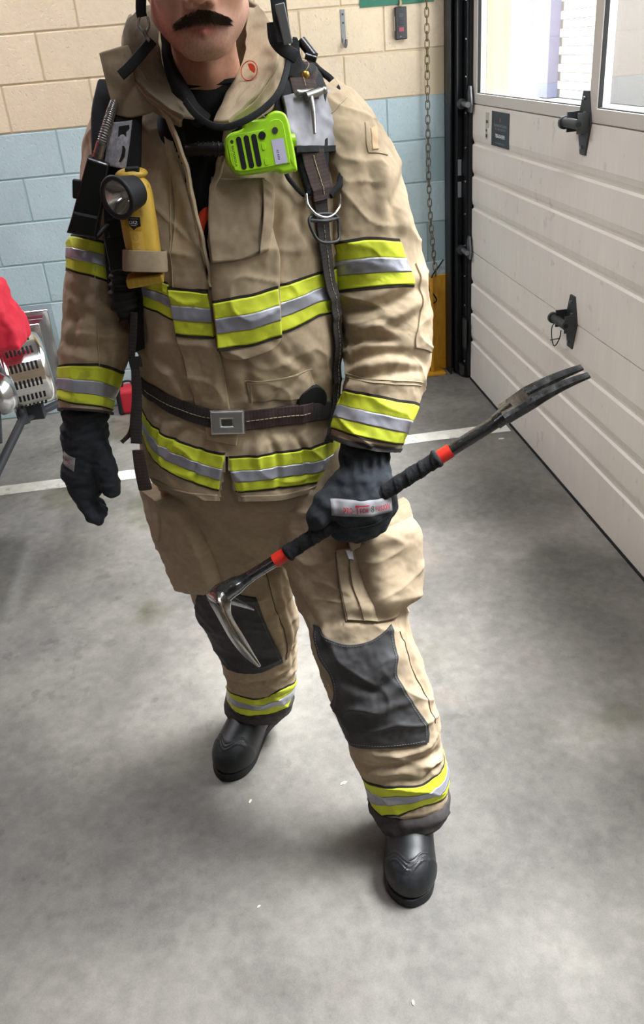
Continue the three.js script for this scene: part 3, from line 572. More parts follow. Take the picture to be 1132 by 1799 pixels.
stripe(sleeveR, [[0.7556, 2.7020], [0.7466, 1.8596], [0.7408, 1.3257], [0.7618, 0.3154]], [[0.8933, 2.6723], [0.9198, 1.7181], [0.9242, 1.0414], [0.9335, 0.1653]], -Math.PI / 2, TAU - Math.PI / 2);
// storm flap, pockets, hem binding, elbow patch
const flapPts = [[[318, 285], [330, 283]], [[300, 440], [352, 435]], [[300, 505], [369, 507]], [[312, 590], [380, 595]], [[330, 660], [396, 665]], [[345, 712], [405, 716]]];
part('storm_flap', panel(torso, [[[0.1992, 1.9629], [0.1978, 1.9007]], [[0.2898, 1.8977], [0.2946, 1.7835]], [[0.3777, 1.9658], [0.3745, 1.7330]], [[0.4412, 2.0500], [0.4369, 1.7133]]], .006, { nv: 60 }), M.tan, coat);
part('storm_flap', panel(torso, [[[0.5223, 2.0727], [0.5228, 1.7166]], [[0.6005, 1.9902], [0.6030, 1.6589]], [[0.7174, 1.9104], [0.7107, 1.6124]]], .006), M.tan, coat);
part('storm_flap', panel(torso, [[[0.7564, 1.8179], [0.7550, 1.5563]], [[0.7858, 1.7955], [0.7963, 1.5652]]], .007), M.tan, coat, 'tan flap end below the belt buckle');
part('radio_pocket', panel(torso, [[[0.3128, 1.6292], [0.3202, 1.4866], [0.3225, 1.2690]], [[0.3772, 1.6576], [0.3868, 1.5032], [0.3855, 1.1999]], [[0.4444, 1.7013], [0.4450, 1.4953], [0.4321, 1.2115]], [[0.5387, 1.6904], [0.5369, 1.5268], [0.5203, 1.2311]], [[0.5658, 1.6343], [0.5640, 1.4882], [0.5399, 1.2768]]], .004, { bulge: .022, nu: 60, nv: 70, shape: (x, y) => Math.pow(Math.max(0, 4 * x * (1 - x)), .35) * sstep(0, .1, y) * sstep(1, .9, y) }), M.tan, coat, 'tan chest pocket for a radio');
{ // stripes carried over the pocket front
  const P = { at: (t, th, off) => torso.at(t, th, off + .0255), rad: torso.rad, len: torso.len };
  const a = [[0.4589, 1.6972], [0.4498, 1.4975], [0.4382, 1.2401]], b = [[0.5376, 1.6901], [0.5323, 1.5259], [0.5176, 1.2572]];
  stripe(P, a, b, Math.min(a[2][1], b[2][1]), Math.max(a[0][1], b[0][1]), .002, coat, 60);
}
part('pocket_flap', panel(torso, [[[0.2725, 1.6119], [0.2779, 1.4683], [0.2784, 1.2949]], [[0.3339, 1.6516], [0.3437, 1.5043], [0.3410, 1.3409]], [[0.3947, 1.6534], [0.3927, 1.5247], [0.3861, 1.3711]]], .028, { bulge: .006 }), M.tanDark, coat, 'darker tan flap of the chest pocket');
part('pocket_tab', panel(torso, [[[0.2797, 1.3219], [0.2919, 1.2348]], [[0.3285, 1.3247], [0.3378, 1.2533]], [[0.3844, 1.3702], [0.3799, 1.3045]]], .036, { nu: 10 }), M.tan, coat);
part('hand_pocket', panel(torso, [[[0.6279, 1.5163], [0.6244, 1.2864], [0.6132, 0.8810]], [[0.6808, 1.4824], [0.6784, 1.2263], [0.6764, 0.7329]]], .003), M.tan, coat);
{
  const lo = [[0.9808, 1.7132], [1.0000, 1.7263]].map((q) => q[1]), hi = [[0.9651, 1.5718], [1.0000, 1.5679]].map((q) => q[1]);
  part('hem_binding', band(torso, [[.962, -2], [.962, 5]], [[1, -2], [1, 5]], 0, 1, lo, Math.PI * 1.5, .002), M.tanDark, coat, 'scuffed hem binding');
  part('hem_binding', band(torso, [[.962, -2], [.962, 5]], [[1, -2], [1, 5]], 0, 1, -Math.PI / 2, hi, .002), M.tanDark, coat, 'scuffed hem binding');
}
part('elbow_patch', panel(sleeveL, [[[0.4029, 0.8143], [0.4297, 0.3342]], [[0.5197, 1.0332], [0.5172, 0.6099]], [[0.6164, 1.2041], [0.6035, 0.6221]], [[0.6517, 1.1724], [0.6491, 0.5171]]], .0035), M.tan, coat);
part('shoulder_patch', panel(sleeveL, [[[0.1242, 0.8601], [0.1286, 0.4819]], [[0.1505, 1.0544], [0.1589, 0.6042]], [[0.1709, 1.1124], [0.1919, 0.6901]]], .002), M.tan, coat, 'tan badge patch on the upper sleeve');
part('patch_mark', panel(sleeveL, [[[0.1384, 0.8211], [0.1412, 0.6434]], [[0.1703, 1.0169], [0.1749, 0.8769]]], .0035), std({ color: 0xcfae88, roughness: .9 }), coat, 'faded orange mark on the badge patch');
{
  const st = [];
  const add = (S, pts, off) => st.push(seam(S, pts, .001, off, 50));
  add(torso, [[0.2406, 1.7759], [0.3745, 1.7372], [0.4350, 1.7163]], .0065); add(torso, [[0.2543, 1.9113], [0.3777, 1.9711], [0.4400, 2.0312]], .0065);
  add(torso, [[0.6219, 1.5248], [0.6196, 1.2328], [0.6085, 0.8596]], .004); add(torso, [[0.6339, 1.4817], [0.6825, 1.4689]], .004);
  add(sleeveL, [[0.0620, 1.5361], [0.0657, 1.2141], [0.0640, 0.7157]], .001); add(sleeveR, [[0.3754, 1.4471], [0.5829, 1.4729], [0.8790, 1.0477]], .001);
  add(sleeveL, [[0.6977, 3.1070], [0.7493, 1.9621], [0.7366, 0.6542]], .001); add(sleeveL, [[0.7104, 3.0888], [0.7588, 1.9519], [0.7455, 0.6369]], .001);
  const m = part('seam', merge(st), M.threadLight, coat); m.userData.kind = 'stuff';
}
part('sleeve_cuff', band(sleeveL, [[.955, -1], [.955, 2]], [[1, -1], [1, 2]], 0, 1, -Math.PI / 2, TAU - Math.PI / 2, .003), M.cuff, coat, 'dark bound cuff with white stitching');
part('sleeve_cuff', band(sleeveR, [[.965, -1], [.965, 2]], [[1, -1], [1, 2]], 0, 1, -Math.PI / 2, TAU - Math.PI / 2, .003), M.cuff, coat, 'dark bound cuff');

// ---------- turnout trousers ----------
const legL = new Surf([
  [0.1585, 0.8341, -1.675, 0.1308, -0.0078, 0.015, 0.12, 0.13, 2.1],
  [0.1759, 0.7469, -1.65, 0.1452, -0.0016, 0.01, 0.12, 0.13, 2.1],
  [0.187, 0.6674, -1.61, 0.1387, 0.0031, 0.01, 0.115, 0.12, 2.1],
  [0.1936, 0.5861, -1.55, 0.1215, 0.0019, 0.01, 0.108, 0.11, 2.1],
  [0.1979, 0.5267, -1.49, 0.1098, 0.0038, 0.01, 0.102, 0.1, 2.1],
  [0.2115, 0.4584, -1.44, 0.1123, 0.0017, 0.01, 0.1, 0.1, 2.1],
  [0.2355, 0.3647, -1.41, 0.1091, 0.0025, 0.01, 0.095, 0.095, 2.1],
  [0.2494, 0.2712, -1.39, 0.1022, 0.0008, 0.01, 0.09, 0.09, 2.1],
  [0.2653, 0.1725, -1.38, 0.091, 0.0017, 0.01, 0.088, 0.088, 2.1],
  [0.2707, 0.0937, -1.375, 0.0838, 0.0046, 0.01, 0.086, 0.086, 2.1]], { wrinkle: wr(4, 1.3) });
const legR = new Surf([
  [-0.0741, 0.882, -1.74, 0.125, -0.0198, 0.01, 0.12, 0.13, 2.1],
  [-0.0838, 0.7632, -1.74, 0.1269, -0.0247, 0.01, 0.12, 0.13, 2.1],
  [-0.0764, 0.6578, -1.7475, 0.1263, -0.0192, 0.0075, 0.118, 0.12, 2.1],
  [-0.0579, 0.547, -1.7575, 0.1247, -0.0155, 0.0075, 0.108, 0.11, 2.1],
  [-0.0471, 0.4397, -1.7675, 0.1198, -0.0108, 0.0075, 0.1, 0.1, 2.1],
  [-0.0389, 0.338, -1.7775, 0.1066, -0.0059, 0.0075, 0.093, 0.093, 2.1],
  [-0.0367, 0.2459, -1.7875, 0.0957, -0.0049, 0.0075, 0.088, 0.088, 2.1],
  [-0.0486, 0.1629, -1.7955, 0.0915, -0.0041, 0.0075, 0.084, 0.084, 2.1],
  [-0.0589, 0.0971, -1.8, 0.09, -0.0022, 0.008, 0.078, 0.08, 2.1]], { wrinkle: wr(5, 1.2) });
const hips = new Surf([
  [0.0028, 0.9394, -1.72, 0.2086, -0.0229, 0.02, 0.14, 0.14, 2.3],
  [0.0236, 0.8576, -1.71, 0.2311, -0.0218, 0.03, 0.14, 0.15, 2.3],
  [0.0321, 0.7731, -1.71, 0.2315, -0.0184, 0.03, 0.125, 0.14, 2.3],
  [0.0283, 0.6819, -1.705, 0.1635, -0.0147, 0.025, 0.08, 0.1, 2.1],
  [0.0291, 0.6199, -1.71, 0.0659, -0.0123, 0.01, 0.04, 0.06, 2]], { level: true, wrinkle: wr(6, .6) });
legL.fold([[0.4245, 2.4718], [0.4096, 1.8773], [0.4263, 1.0432]], .012, .012).fold([[0.3817, 2.6316], [0.4619, 2.3294], [0.5293, 2.4575]], .012, .009).fold([[0.5455, 2.2083], [0.5679, 1.6056], [0.5439, 1.1164]], .013, .010)
  .fold([[0.6022, 2.4408], [0.6009, 1.6966], [0.5945, 0.8802]], .013, -.009).fold([[0.7697, 2.7405], [0.7532, 1.5977], [0.7553, 0.5742]], .013, .012).fold([[0.8050, 2.5671], [0.7889, 1.6565], [0.8076, 1.1407]], .010, .008)
  .fold([[0.7287, 1.6667], [0.7649, 1.1425], [0.7857, 0.4876]], .010, -.008).fold([[0.8076, 1.1407], [0.7863, 0.8599], [0.8015, 0.2766]], .008, .009).fold([[0.9880, 2.9980], [0.9233, 1.9065], [0.9300, 0.5543]], .008, .008)
  .fold([[0.4406, 0.7786], [0.5365, 0.6146], [0.6419, 0.6093]], .010, .009).fold([[0.2436, 3.1009], [0.3452, 2.5892], [0.4311, 2.4963]], .014, .008).fold([[0.4696, 0.5857], [0.5776, 0.4793], [0.7198, 0.6296]], .008, .007);
legR.fold([[0.7563, 2.7118], [0.7134, 1.6639], [0.7123, 0.5338]], .010, .010).fold([[0.8163, 1.6076], [0.7954, 1.2403], [0.8521, 0.1483]], .008, .009).fold([[0.9393, 2.7708], [0.9103, 1.6480], [0.9477, 0.2358]], .007, .008)
  .fold([[0.2724, 0.7008], [0.4161, 0.8165], [0.6445, 0.7740]], .010, .012).fold([[0.3728, 0.5344], [0.5430, 0.4810], [0.7278, 0.5287]], .010, .008).fold([[0.5908, 2.2066], [0.6005, 1.5540], [0.6102, 0.8549]], .012, .006);
const trousers = part('trousers', merge([hips.geo(160, 90, 0), legL.geo(180, 240), legR.geo(170, 200)]), M.tanPant, person, 'tan turnout trousers with dark knee pads');
part('knee_pad', panel(legL, [[[0.4105, 2.5881], [0.4666, 1.9961], [0.4691, 1.4720], [0.4358, 0.9801]], [[0.4810, 2.6558], [0.5158, 1.9963], [0.5180, 1.5337], [0.5060, 1.0407]], [[0.5620, 2.4859], [0.5633, 1.9920], [0.5579, 1.5808], [0.5457, 1.1345]], [[0.6256, 2.9776], [0.6078, 2.0476], [0.6048, 1.4127], [0.6083, 0.9627]], [[0.6823, 3.0014], [0.6628, 2.1060], [0.6628, 1.4543], [0.6741, 0.8276]], [[0.7102, 2.6414], [0.7043, 2.0865], [0.7054, 1.5309], [0.7081, 0.9030]]], .004, { nu: 60, nv: 80 }), M.leather, trousers, 'charcoal leather knee pad');
part('knee_pad', panel(legR, [[[0.3707, 2.4406], [0.3196, 1.7033], [0.3425, 1.2144]], [[0.4850, 2.8692], [0.4250, 1.8004], [0.4272, 1.1957]], [[0.5673, 2.8191], [0.5198, 1.7839], [0.5197, 1.1087]], [[0.6605, 2.5791], [0.6572, 1.7407], [0.6394, 0.9253]]], .004, { nu: 50, nv: 60 }), M.leather, trousers, 'charcoal leather knee pad');
{
  const a = [];
  for (const d of [.0, 5]) { a.push(stitches(legL, [[0.4221, 2.5237], [0.4720, 2.0087], [0.4744, 1.4832], [0.4435, 1.0228]], .0055 )); }
  a.push(stitches(legL, [[0.4433, 1.0488], [0.5076, 1.0976], [0.5447, 1.1916], [0.6061, 1.0254], [0.6718, 0.9056], [0.7003, 0.9679]], .0055), stitches(legL, [[0.7011, 0.9845], [0.6978, 1.5188], [0.6959, 2.0665], [0.6977, 2.5245]], .0055), stitches(legL, [[0.4274, 2.5450], [0.4892, 2.5456], [0.5606, 2.3949], [0.6149, 2.7263], [0.6717, 2.7995], [0.6977, 2.5245]], .0055));
  a.push(stitches(legR, [[0.3486, 1.2926], [0.4249, 1.2507], [0.5163, 1.1705], [0.6241, 1.0181]], .0055));
  const m = part('stitching', merge(a), M.threadGrey, trousers); m.userData.kind = 'stuff';
}
stripe(legL, [[0.8307, 2.9036], [0.8115, 1.8222], [0.8167, 1.1559], [0.8096, 0.9012], [0.8214, 0.3051]], [[0.9577, 3.0062], [0.9023, 1.8770], [0.8819, 1.2521], [0.9005, 0.4058]], -Math.PI / 2, TAU - Math.PI / 2, .0022, trousers);
stripe(legR, [[0.8236, 2.9140], [0.8047, 2.0115], [0.8111, 1.5134], [0.7738, 1.0788], [0.8158, 0.1542]], [[0.9321, 2.9131], [0.8950, 1.9874], [0.9030, 1.3456], [0.9297, 0.1108]], -Math.PI / 2, TAU - Math.PI / 2, .0022, trousers);
part('trouser_cuff', band(legL, [[.925, -1], [.925, 2]], [[1, -1], [1, 2]], 0, 1, -Math.PI / 2, TAU - Math.PI / 2, .004), M.cuff, trousers, 'dark bound trouser cuff');
part('trouser_cuff', band(legR, [[.905, -1], [.905, 2]], [[1, -1], [1, 2]], 0, 1, -Math.PI / 2, TAU - Math.PI / 2, .004), M.cuff, trousers, 'dark bound trouser cuff');
part('cargo_pocket', panel(legL, [[[0.1709, 1.4379], [0.1204, 0.9387], [0.1065, 0.0443]], [[0.2300, 1.4429], [0.2152, 0.8717], [0.1994, 0.0940]], [[0.3177, 1.3928], [0.3074, 0.8123], [0.2786, 0.0857]], [[0.4299, 1.2662], [0.4201, 0.8191], [0.3723, 0.2422]]], .006, { bulge: .036, nu: 60, nv: 60, shape: (x, y) => Math.pow(sstep(0, .25, x), .6) * (1 - .5 * sstep(.75, 1, x)) * sstep(0, .25, y) * sstep(1, .85, y) }), M.tanPant, trousers, 'bulging tan cargo pocket');
part('pocket_bellows', panel(legL, [[[0.2044, 1.6858], [0.2028, 1.3999]], [[0.3102, 1.7630], [0.3182, 1.3641]], [[0.4178, 1.7812], [0.4301, 1.2437]]], .007, { nu: 16 }), M.tanPant, trousers);
part('pocket_flap', panel(legL, [[[0.1470, 1.5102], [0.0939, 1.0435], [0.0837, 0.0691]], [[0.2157, 1.4951], [0.1730, 1.0069], [0.1425, 0.0914]]], .022, { nu: 40, nv: 20 }), M.tanPant, trousers);
part('cargo_pocket', panel(legR, [[[0.0664, 2.8882], [0.0550, 2.1722], [0.0636, 1.9693]], [[0.1471, 2.6017], [0.1314, 2.0798], [0.1413, 1.7103]], [[0.2740, 2.7274], [0.2288, 1.9761], [0.2284, 1.6516]], [[0.3920, 2.8613], [0.3321, 2.0598], [0.2985, 1.6876]]], .006, { bulge: .03, nu: 50, nv: 60, shape: (x, y) => sstep(1, .8, x) * sstep(0, .15, y) * sstep(1, .85, y) }), M.tanPant, trousers, 'bulging tan cargo pocket');
{
  const a = [seam(legR, [[0.0576, 2.1006], [0.1114, 1.9156], [0.2128, 1.8181], [0.2992, 1.7286]], .0019, .0015), seam(legL, [[0.2101, 1.6921], [0.3102, 1.7630], [0.4203, 1.7853]], .0012, .009), seam(legL, [[0.2149, 1.5263], [0.3143, 1.5702], [0.4248, 1.4935]], .0012, .009), seam(legL, [[0.4541, 0.8151], [0.5111, 0.6456], [0.5878, 0.5513], [0.6753, 0.5763]], .0012, .001), seam(legR, [[0.2758, 0.7901], [0.3644, 0.8995], [0.5136, 0.7849], [0.6445, 0.7740]], .0013, .001)];
  part('seam', merge(a), M.threadTan, trousers).userData.kind = 'stuff';
  part('pocket_flap', panel(legR, [[[0.0678, 2.9599], [0.0606, 2.3094]], [[0.1108, 2.7376], [0.1010, 2.3134]], [[0.1619, 2.5827], [0.1656, 2.4540]]], .040, { nu: 14 }), M.tanPant, trousers);
  part('white_tag', panel(legL, [[[0.2079, 1.5654], [0.2048, 1.4685]], [[0.2394, 1.5510], [0.2444, 1.4832]]], .012, { nu: 6, nv: 8 }), std({ color: 0xe9e9ee, roughness: .7 }), trousers, 'white tag at the pocket edge');
}
// ---------- body: one figure under the clothes, with head and neck in a finer grid ----------
{
  const skinTex = tex(512, (u, v) => { const k = 1 + (fbm(u * 20, v * 20, 20, 4, 700) - .5) * .10, r = (fbm(u * 6, v * 6, 6, 3, 710) - .5) * .06; return [.80 * k + r * .4, .60 * k - r * .1, .50 * k - r * .1]; });
  M.skin = phys({ map: rep(skinTex, 6), roughness: .55, vertexColors: true, sheen: .1 });
  M.hair = std({ color: 0x55422f, roughness: .7 });
  M.lip = phys({ color: 0xa85f55, roughness: .5 });
}
const X0 = .019;
const headF = (p) => {
  const x = p[0] - X0, ax = Math.abs(x), q = [x, p[1], p[2]], s = [ax, p[1], p[2]];
  let d = ellipsoid(q, [0, 1.818, -1.655], [.079, .092, .098]);
  d = smin(d, ellipsoid(q, [0, 1.765, -1.612], [.071, .085, .071]), .03);
  d = smin(d, capsule(s, [.058, 1.735, -1.645], [.02, 1.690, -1.571], .022, .020), .03);
  d = smin(d, ellipsoid(q, [0, 1.686, -1.563], [.026, .020, .021]), .02);
  d = smin(d, ellipsoid(q, [0, 1.718, -1.577], [.044, .036, .036]), .02);
  d = smin(d, ellipsoid(s, [.04, 1.765, -1.578], [.028, .026, .024]), .02);
  d = smin(d, capsule(q, [0, 1.803, -1.549], [0, 1.7555, -1.5245], .009, .0145), .012);
  d = smin(d, ellipsoid(s, [.0155, 1.7455, -1.5370], [.0098, .0085, .0115]), .006);
  d = smin(d, capsule(s, [0, 1.7125, -1.5415], [.021, 1.7100, -1.5495], .0052, .0030), .004);
  d = smin(d, capsule(s, [0, 1.7025, -1.5425], [.019, 1.7045, -1.5500], .0068, .0035), .004);
  d = smin(d, capsule(s, [.02, 1.829, -1.553], [.05, 1.826, -1.575], .008, .008), .012);
  d = smin(d, ellipsoid(s, [.079, 1.785, -1.660], [.010, .030, .018]), .008);
  // mouth line, nostrils, sockets
  const cut = (c, r, k) => { d = -smin(-d, ellipsoid(s, c, r), k); };
  cut([0, 1.7082, -1.5355], [.023, .0010, .006], .002); cut([.0080, 1.7400, -1.5290], [.0052, .0045, .008], .002);
  cut([.031, 1.803, -1.548], [.017, .010, .012], .012);
  d = smin(d, ellipsoid(s, [.031, 1.803, -1.566], [.0125, .0118, .0118]), .002);
  d = smin(d, chain(q, [[0, 1.735, -1.665, .056], [-.002, 1.64, -1.70, .056], [-.004, 1.54, -1.725, .072]], .02), .03);
  d = smin(d, ellipsoid(q, [0, 1.655, -1.638], [.014, .018, .012]), .02);
  return d;
};
const bodyF = (p) => {
  let d = chain(p, [[.015, 1.62, -1.71, .055], [.01, 1.50, -1.755, .08], [0, 1.30, -1.76, .105], [-.005, 1.10, -1.75, .105], [.0, .95, -1.73, .10]], .05);
  for (const s of [-1, 1]) d = smin(d, capsule(p, [.01, 1.42, -1.76], [.01 + s * .09, 1.40, -1.76], .09, .085), .05);
  d = smin(d, chain(p, [[.12, 1.48, -1.77, .055], [.235, 1.43, -1.755, .05], [.29, 1.20, -1.685, .038], [.245, 1.02, -1.575, .026], [.238, .95, -1.535, .024], [.225, .90, -1.492, .02]], .03), .05);
  d = smin(d, chain(p, [[-.11, 1.48, -1.79, .055], [-.205, 1.43, -1.80, .05], [-.285, 1.20, -1.74, .038], [-.325, 1.03, -1.675, .026], [-.335, .95, -1.655, .022], [-.335, .91, -1.648, .014]], .03), .05);
  d = smin(d, chain(p, [[.085, .93, -1.715, .075], [.15, .70, -1.625, .06], [.20, .49, -1.48, .048], [.245, .25, -1.41, .04], [.268, .10, -1.405, .032], [.25, .055, -1.28, .022]], .03), .05);
  d = smin(d, chain(p, [[-.08, .93, -1.755, .075], [-.075, .70, -1.785, .06], [-.06, .49, -1.81, .048], [-.055, .25, -1.85, .04], [-.065, .10, -1.85, .032], [-.13, .055, -1.73, .022]], .03), .05);
  return d;
};
{
  const hg = sdfMesh(headF, [X0, 1.76, -1.64], [.135, .215, .16], 120), bg = sdfMesh(bodyF, [0, .82, -1.66], [.46, .86, .46], 110);
  const paint = (g, f) => { const p = g.attributes.position, c = new Float32Array(p.count * 3); for (let i = 0; i < p.count; i++) { const k = f(p.getX(i) - X0, p.getY(i), p.getZ(i)); c.set(k, 3 * i); } g.setAttribute('color', new THREE.BufferAttribute(c, 3)); return g; };
  paint(hg, (x, y, z) => {
    const ax = Math.abs(x), beard = sstep(1.735, 1.71, y) * sstep(-1.68, -1.62, z) * sstep(1.645, 1.665, y) * (.6 + .4 * simplex(x * 300, y * 300, z * 300)) * .5;
    const lip = Math.exp(-Math.pow((ax / .024) ** 2 + ((y - 1.7065) / .0085) ** 2, 2)) * sstep(-1.566, -1.552, z);
    const b = 1 - beard * .8, n = Math.exp(-((x / .016) ** 2 + ((y - 1.757) / .014) ** 2)) * .12;
    return [b * lerp(1, .86, lip), b * lerp(1 - n, .46, lip), b * lerp(1 - n, .50, lip)];
  });
  paint(bg, () => [1, 1, 1]);
  const hair = [];
  const g = mergeGeometries([ni2(hg), ni2(bg)]);
  part('body', g, M.skin, person, 'face with short stubble and neck');
}
function ni2(g) { return g.index ? g.toNonIndexed() : g; }
function onField(fn, x, y, z0, z1) { let a = z0, b = z1; for (let i = 0; i < 80; i++) { const z = lerp(z0, z1, i / 80); if (fn([x, y, z]) < 0) { b = z; break; } a = z; } for (let i = 0; i < 20; i++) { const m = (a + b) / 2; if (fn([x, y, m]) < 0) b = m; else a = m; } return b; }
const fieldN = (fn, p, e = .002) => V(fn([p[0] + e, p[1], p[2]]) - fn([p[0] - e, p[1], p[2]]), fn([p[0], p[1] + e, p[2]]) - fn([p[0], p[1] - e, p[2]]), fn([p[0], p[1], p[2] + e]) - fn([p[0], p[1], p[2] - e])).normalize();
// moustache: a dense brush of hairs rooted on the upper lip
function hairs(list) {
  const pos = [], idx = []; let k = 0;
  for (const [p, d, L, r] of list) {
    const side = d.clone().cross(V(0, 0, 1)).normalize(), up = d.clone().cross(side).normalize(), mid = p.clone().addScaledVector(d, L * .55).addScaledVector(up, -L * .05), tip = p.clone().addScaledVector(d, L).add(V(0, -L * .12, 0));
    for (const [c, rr] of [[p, r], [mid, r * .8]]) for (let i = 0; i < 3; i++) { const a = i * 2.094, q = c.clone().addScaledVector(side, Math.cos(a) * rr).addScaledVector(up, Math.sin(a) * rr); pos.push(q.x, q.y, q.z); }
    pos.push(tip.x, tip.y, tip.z);
    for (let i = 0; i < 3; i++) { const j = (i + 1) % 3; idx.push(k + i, k + j, k + 3 + i, k + j, k + 3 + j, k + 3 + i, k + 3 + i, k + 3 + j, k + 6); }
    k += 7;
  }
  const g = new THREE.BufferGeometry(); g.setAttribute('position', new THREE.Float32BufferAttribute(pos, 3)); g.setIndex(idx); g.computeVertexNormals(); g.setAttribute('uv', new THREE.BufferAttribute(new Float32Array(pos.length / 3 * 2), 2)); return g;
}
{
  const list = [];
  for (let i = 0; i < 2300; i++) {
    const s = rnd() * 2 - 1, ax = Math.abs(s), x = X0 + s * .041, top = lerp(1.7365, 1.722, Math.pow(ax, 1.5)), bot = lerp(1.7205, 1.711, ax), y = lerp(bot, top, Math.pow(rnd(), .8)) + (rnd() - .5) * .002;
    const z = onField(headF, x, y, -1.49, -1.66), n = fieldN(headF, [x, y, z]);
    const dir = n.clone().multiplyScalar(.45 + .25 * rnd()).add(V(s * .95 + (rnd() - .5) * .35, -.55 - .35 * (1 - ax) + (rnd() - .5) * .25, .1)).normalize();
    list.push([V(x, y, z).addScaledVector(n, -.001), dir, .007 + rnd() * .006, .0003]);
  }
  const m = part('moustache', hairs(list), M.hair, person, 'thick dark moustache'); m.userData.kind = 'stuff';
  const br = []; for (let i = 0; i < 500; i++) { const sd = i % 2 ? 1 : -1, a = rnd(), x = X0 + sd * lerp(.014, .05, a), y = 1.829 + Math.sin(a * 3) * .004 + (rnd() - .5) * .007, z = onField(headF, x, y, -1.49, -1.66), n = fieldN(headF, [x, y, z]); br.push([V(x, y, z), n.multiplyScalar(.35).add(V(sd, .1, 0)).normalize(), .008, .0004]); }
  const b = part('eyebrows', hairs(br), M.hair, person, 'dark eyebrows'); b.userData.kind = 'stuff';
  // short dark hair over the crown
  const capF = (p) => { const x = p[0] - X0, line = 1.845 - Math.max(0, -1.60 - p[2]) * 1.6; let d = ellipsoid([x, p[1], p[2]], [0, 1.820, -1.658], [.085, .098, .104]); return Math.max(d, Math.max(line, 1.70) - p[1]); };
  part('hair', sdfMesh((p) => capF(p) + .0015 * simplex(p[0] * 140, p[1] * 140, p[2] * 140), [X0, 1.82, -1.66], [.115, .13, .13], 72), M.hair, person, 'short dark hair');
  for (const sd of [-1, 1]) { const e = new THREE.SphereGeometry(.0095, 16, 12); e.translate(X0 + sd * .031, 1.803, -1.5575); part('eye', e, std({ color: 0xe8e4de, roughness: .25 }), person, 'eye'); const r = new THREE.SphereGeometry(.0045, 12, 10); r.scale(1, 1, .4); r.translate(X0 + sd * .031, 1.803, -1.5485); part('iris', r, std({ color: 0x3b2a1d, roughness: .2 }), person); }
}
const rumple = (s, A) => (p) => V(simplex(p.x * 22 + s, p.y * 22, p.z * 22) * A, simplex(p.x * 22, p.y * 22 + s, p.z * 22) * A * .6, simplex(p.x * 22, p.y * 22, p.z * 22 + s) * A);
// dark shirt round the neck
{
  const ring = (cx, cy, cz, a, b, k) => [cx, cy, cz, a, 0, 0, b, k, 2];
  const shirt = new Surf([ring(.016, 1.632, -1.70, .060, .056, .066), ring(.014, 1.612, -1.708, .074, .070, .08), ring(.012, 1.57, -1.715, .10, .085, .10), ring(.01, 1.48, -1.73, .13, .10, .11), ring(.01, 1.30, -1.735, .15, .135, .13)], { level: true, wrinkle: wr(11, .5) });
  part('shirt', shirt.geo(90, 60, 0), M.black, person, 'black shirt collar inside the coat');
  part('shirt_collar', band(shirt, [[0, -1], [0, 2]], [[.12, -1], [.12, 2]], 0, 1, -Math.PI / 2, TAU - Math.PI / 2, .004), M.liner, person, 'black ribbed shirt neckband');
  part('protective_hood', sheet([[[-0.0518, 1.7192, -1.72], [-0.0536, 1.671, -1.68], [-0.0491, 1.6319, -1.64], [-0.0347, 1.5968, -1.61], [-0.0121, 1.566, -1.59]], [[-0.0411, 1.7184, -1.72], [-0.0402, 1.6674, -1.672], [-0.0329, 1.6291, -1.632], [-0.0181, 1.5975, -1.602], [0.0023, 1.5721, -1.585]], [[-0.0348, 1.7094, -1.73], [-0.0304, 1.6631, -1.69], [-0.0209, 1.6259, -1.65], [-0.0062, 1.5992, -1.62], [0.0132, 1.5791, -1.6]]], .010, { wave: rumple(9, .002) }), M.black, person, 'black knit hood pulled down round the neck');
}
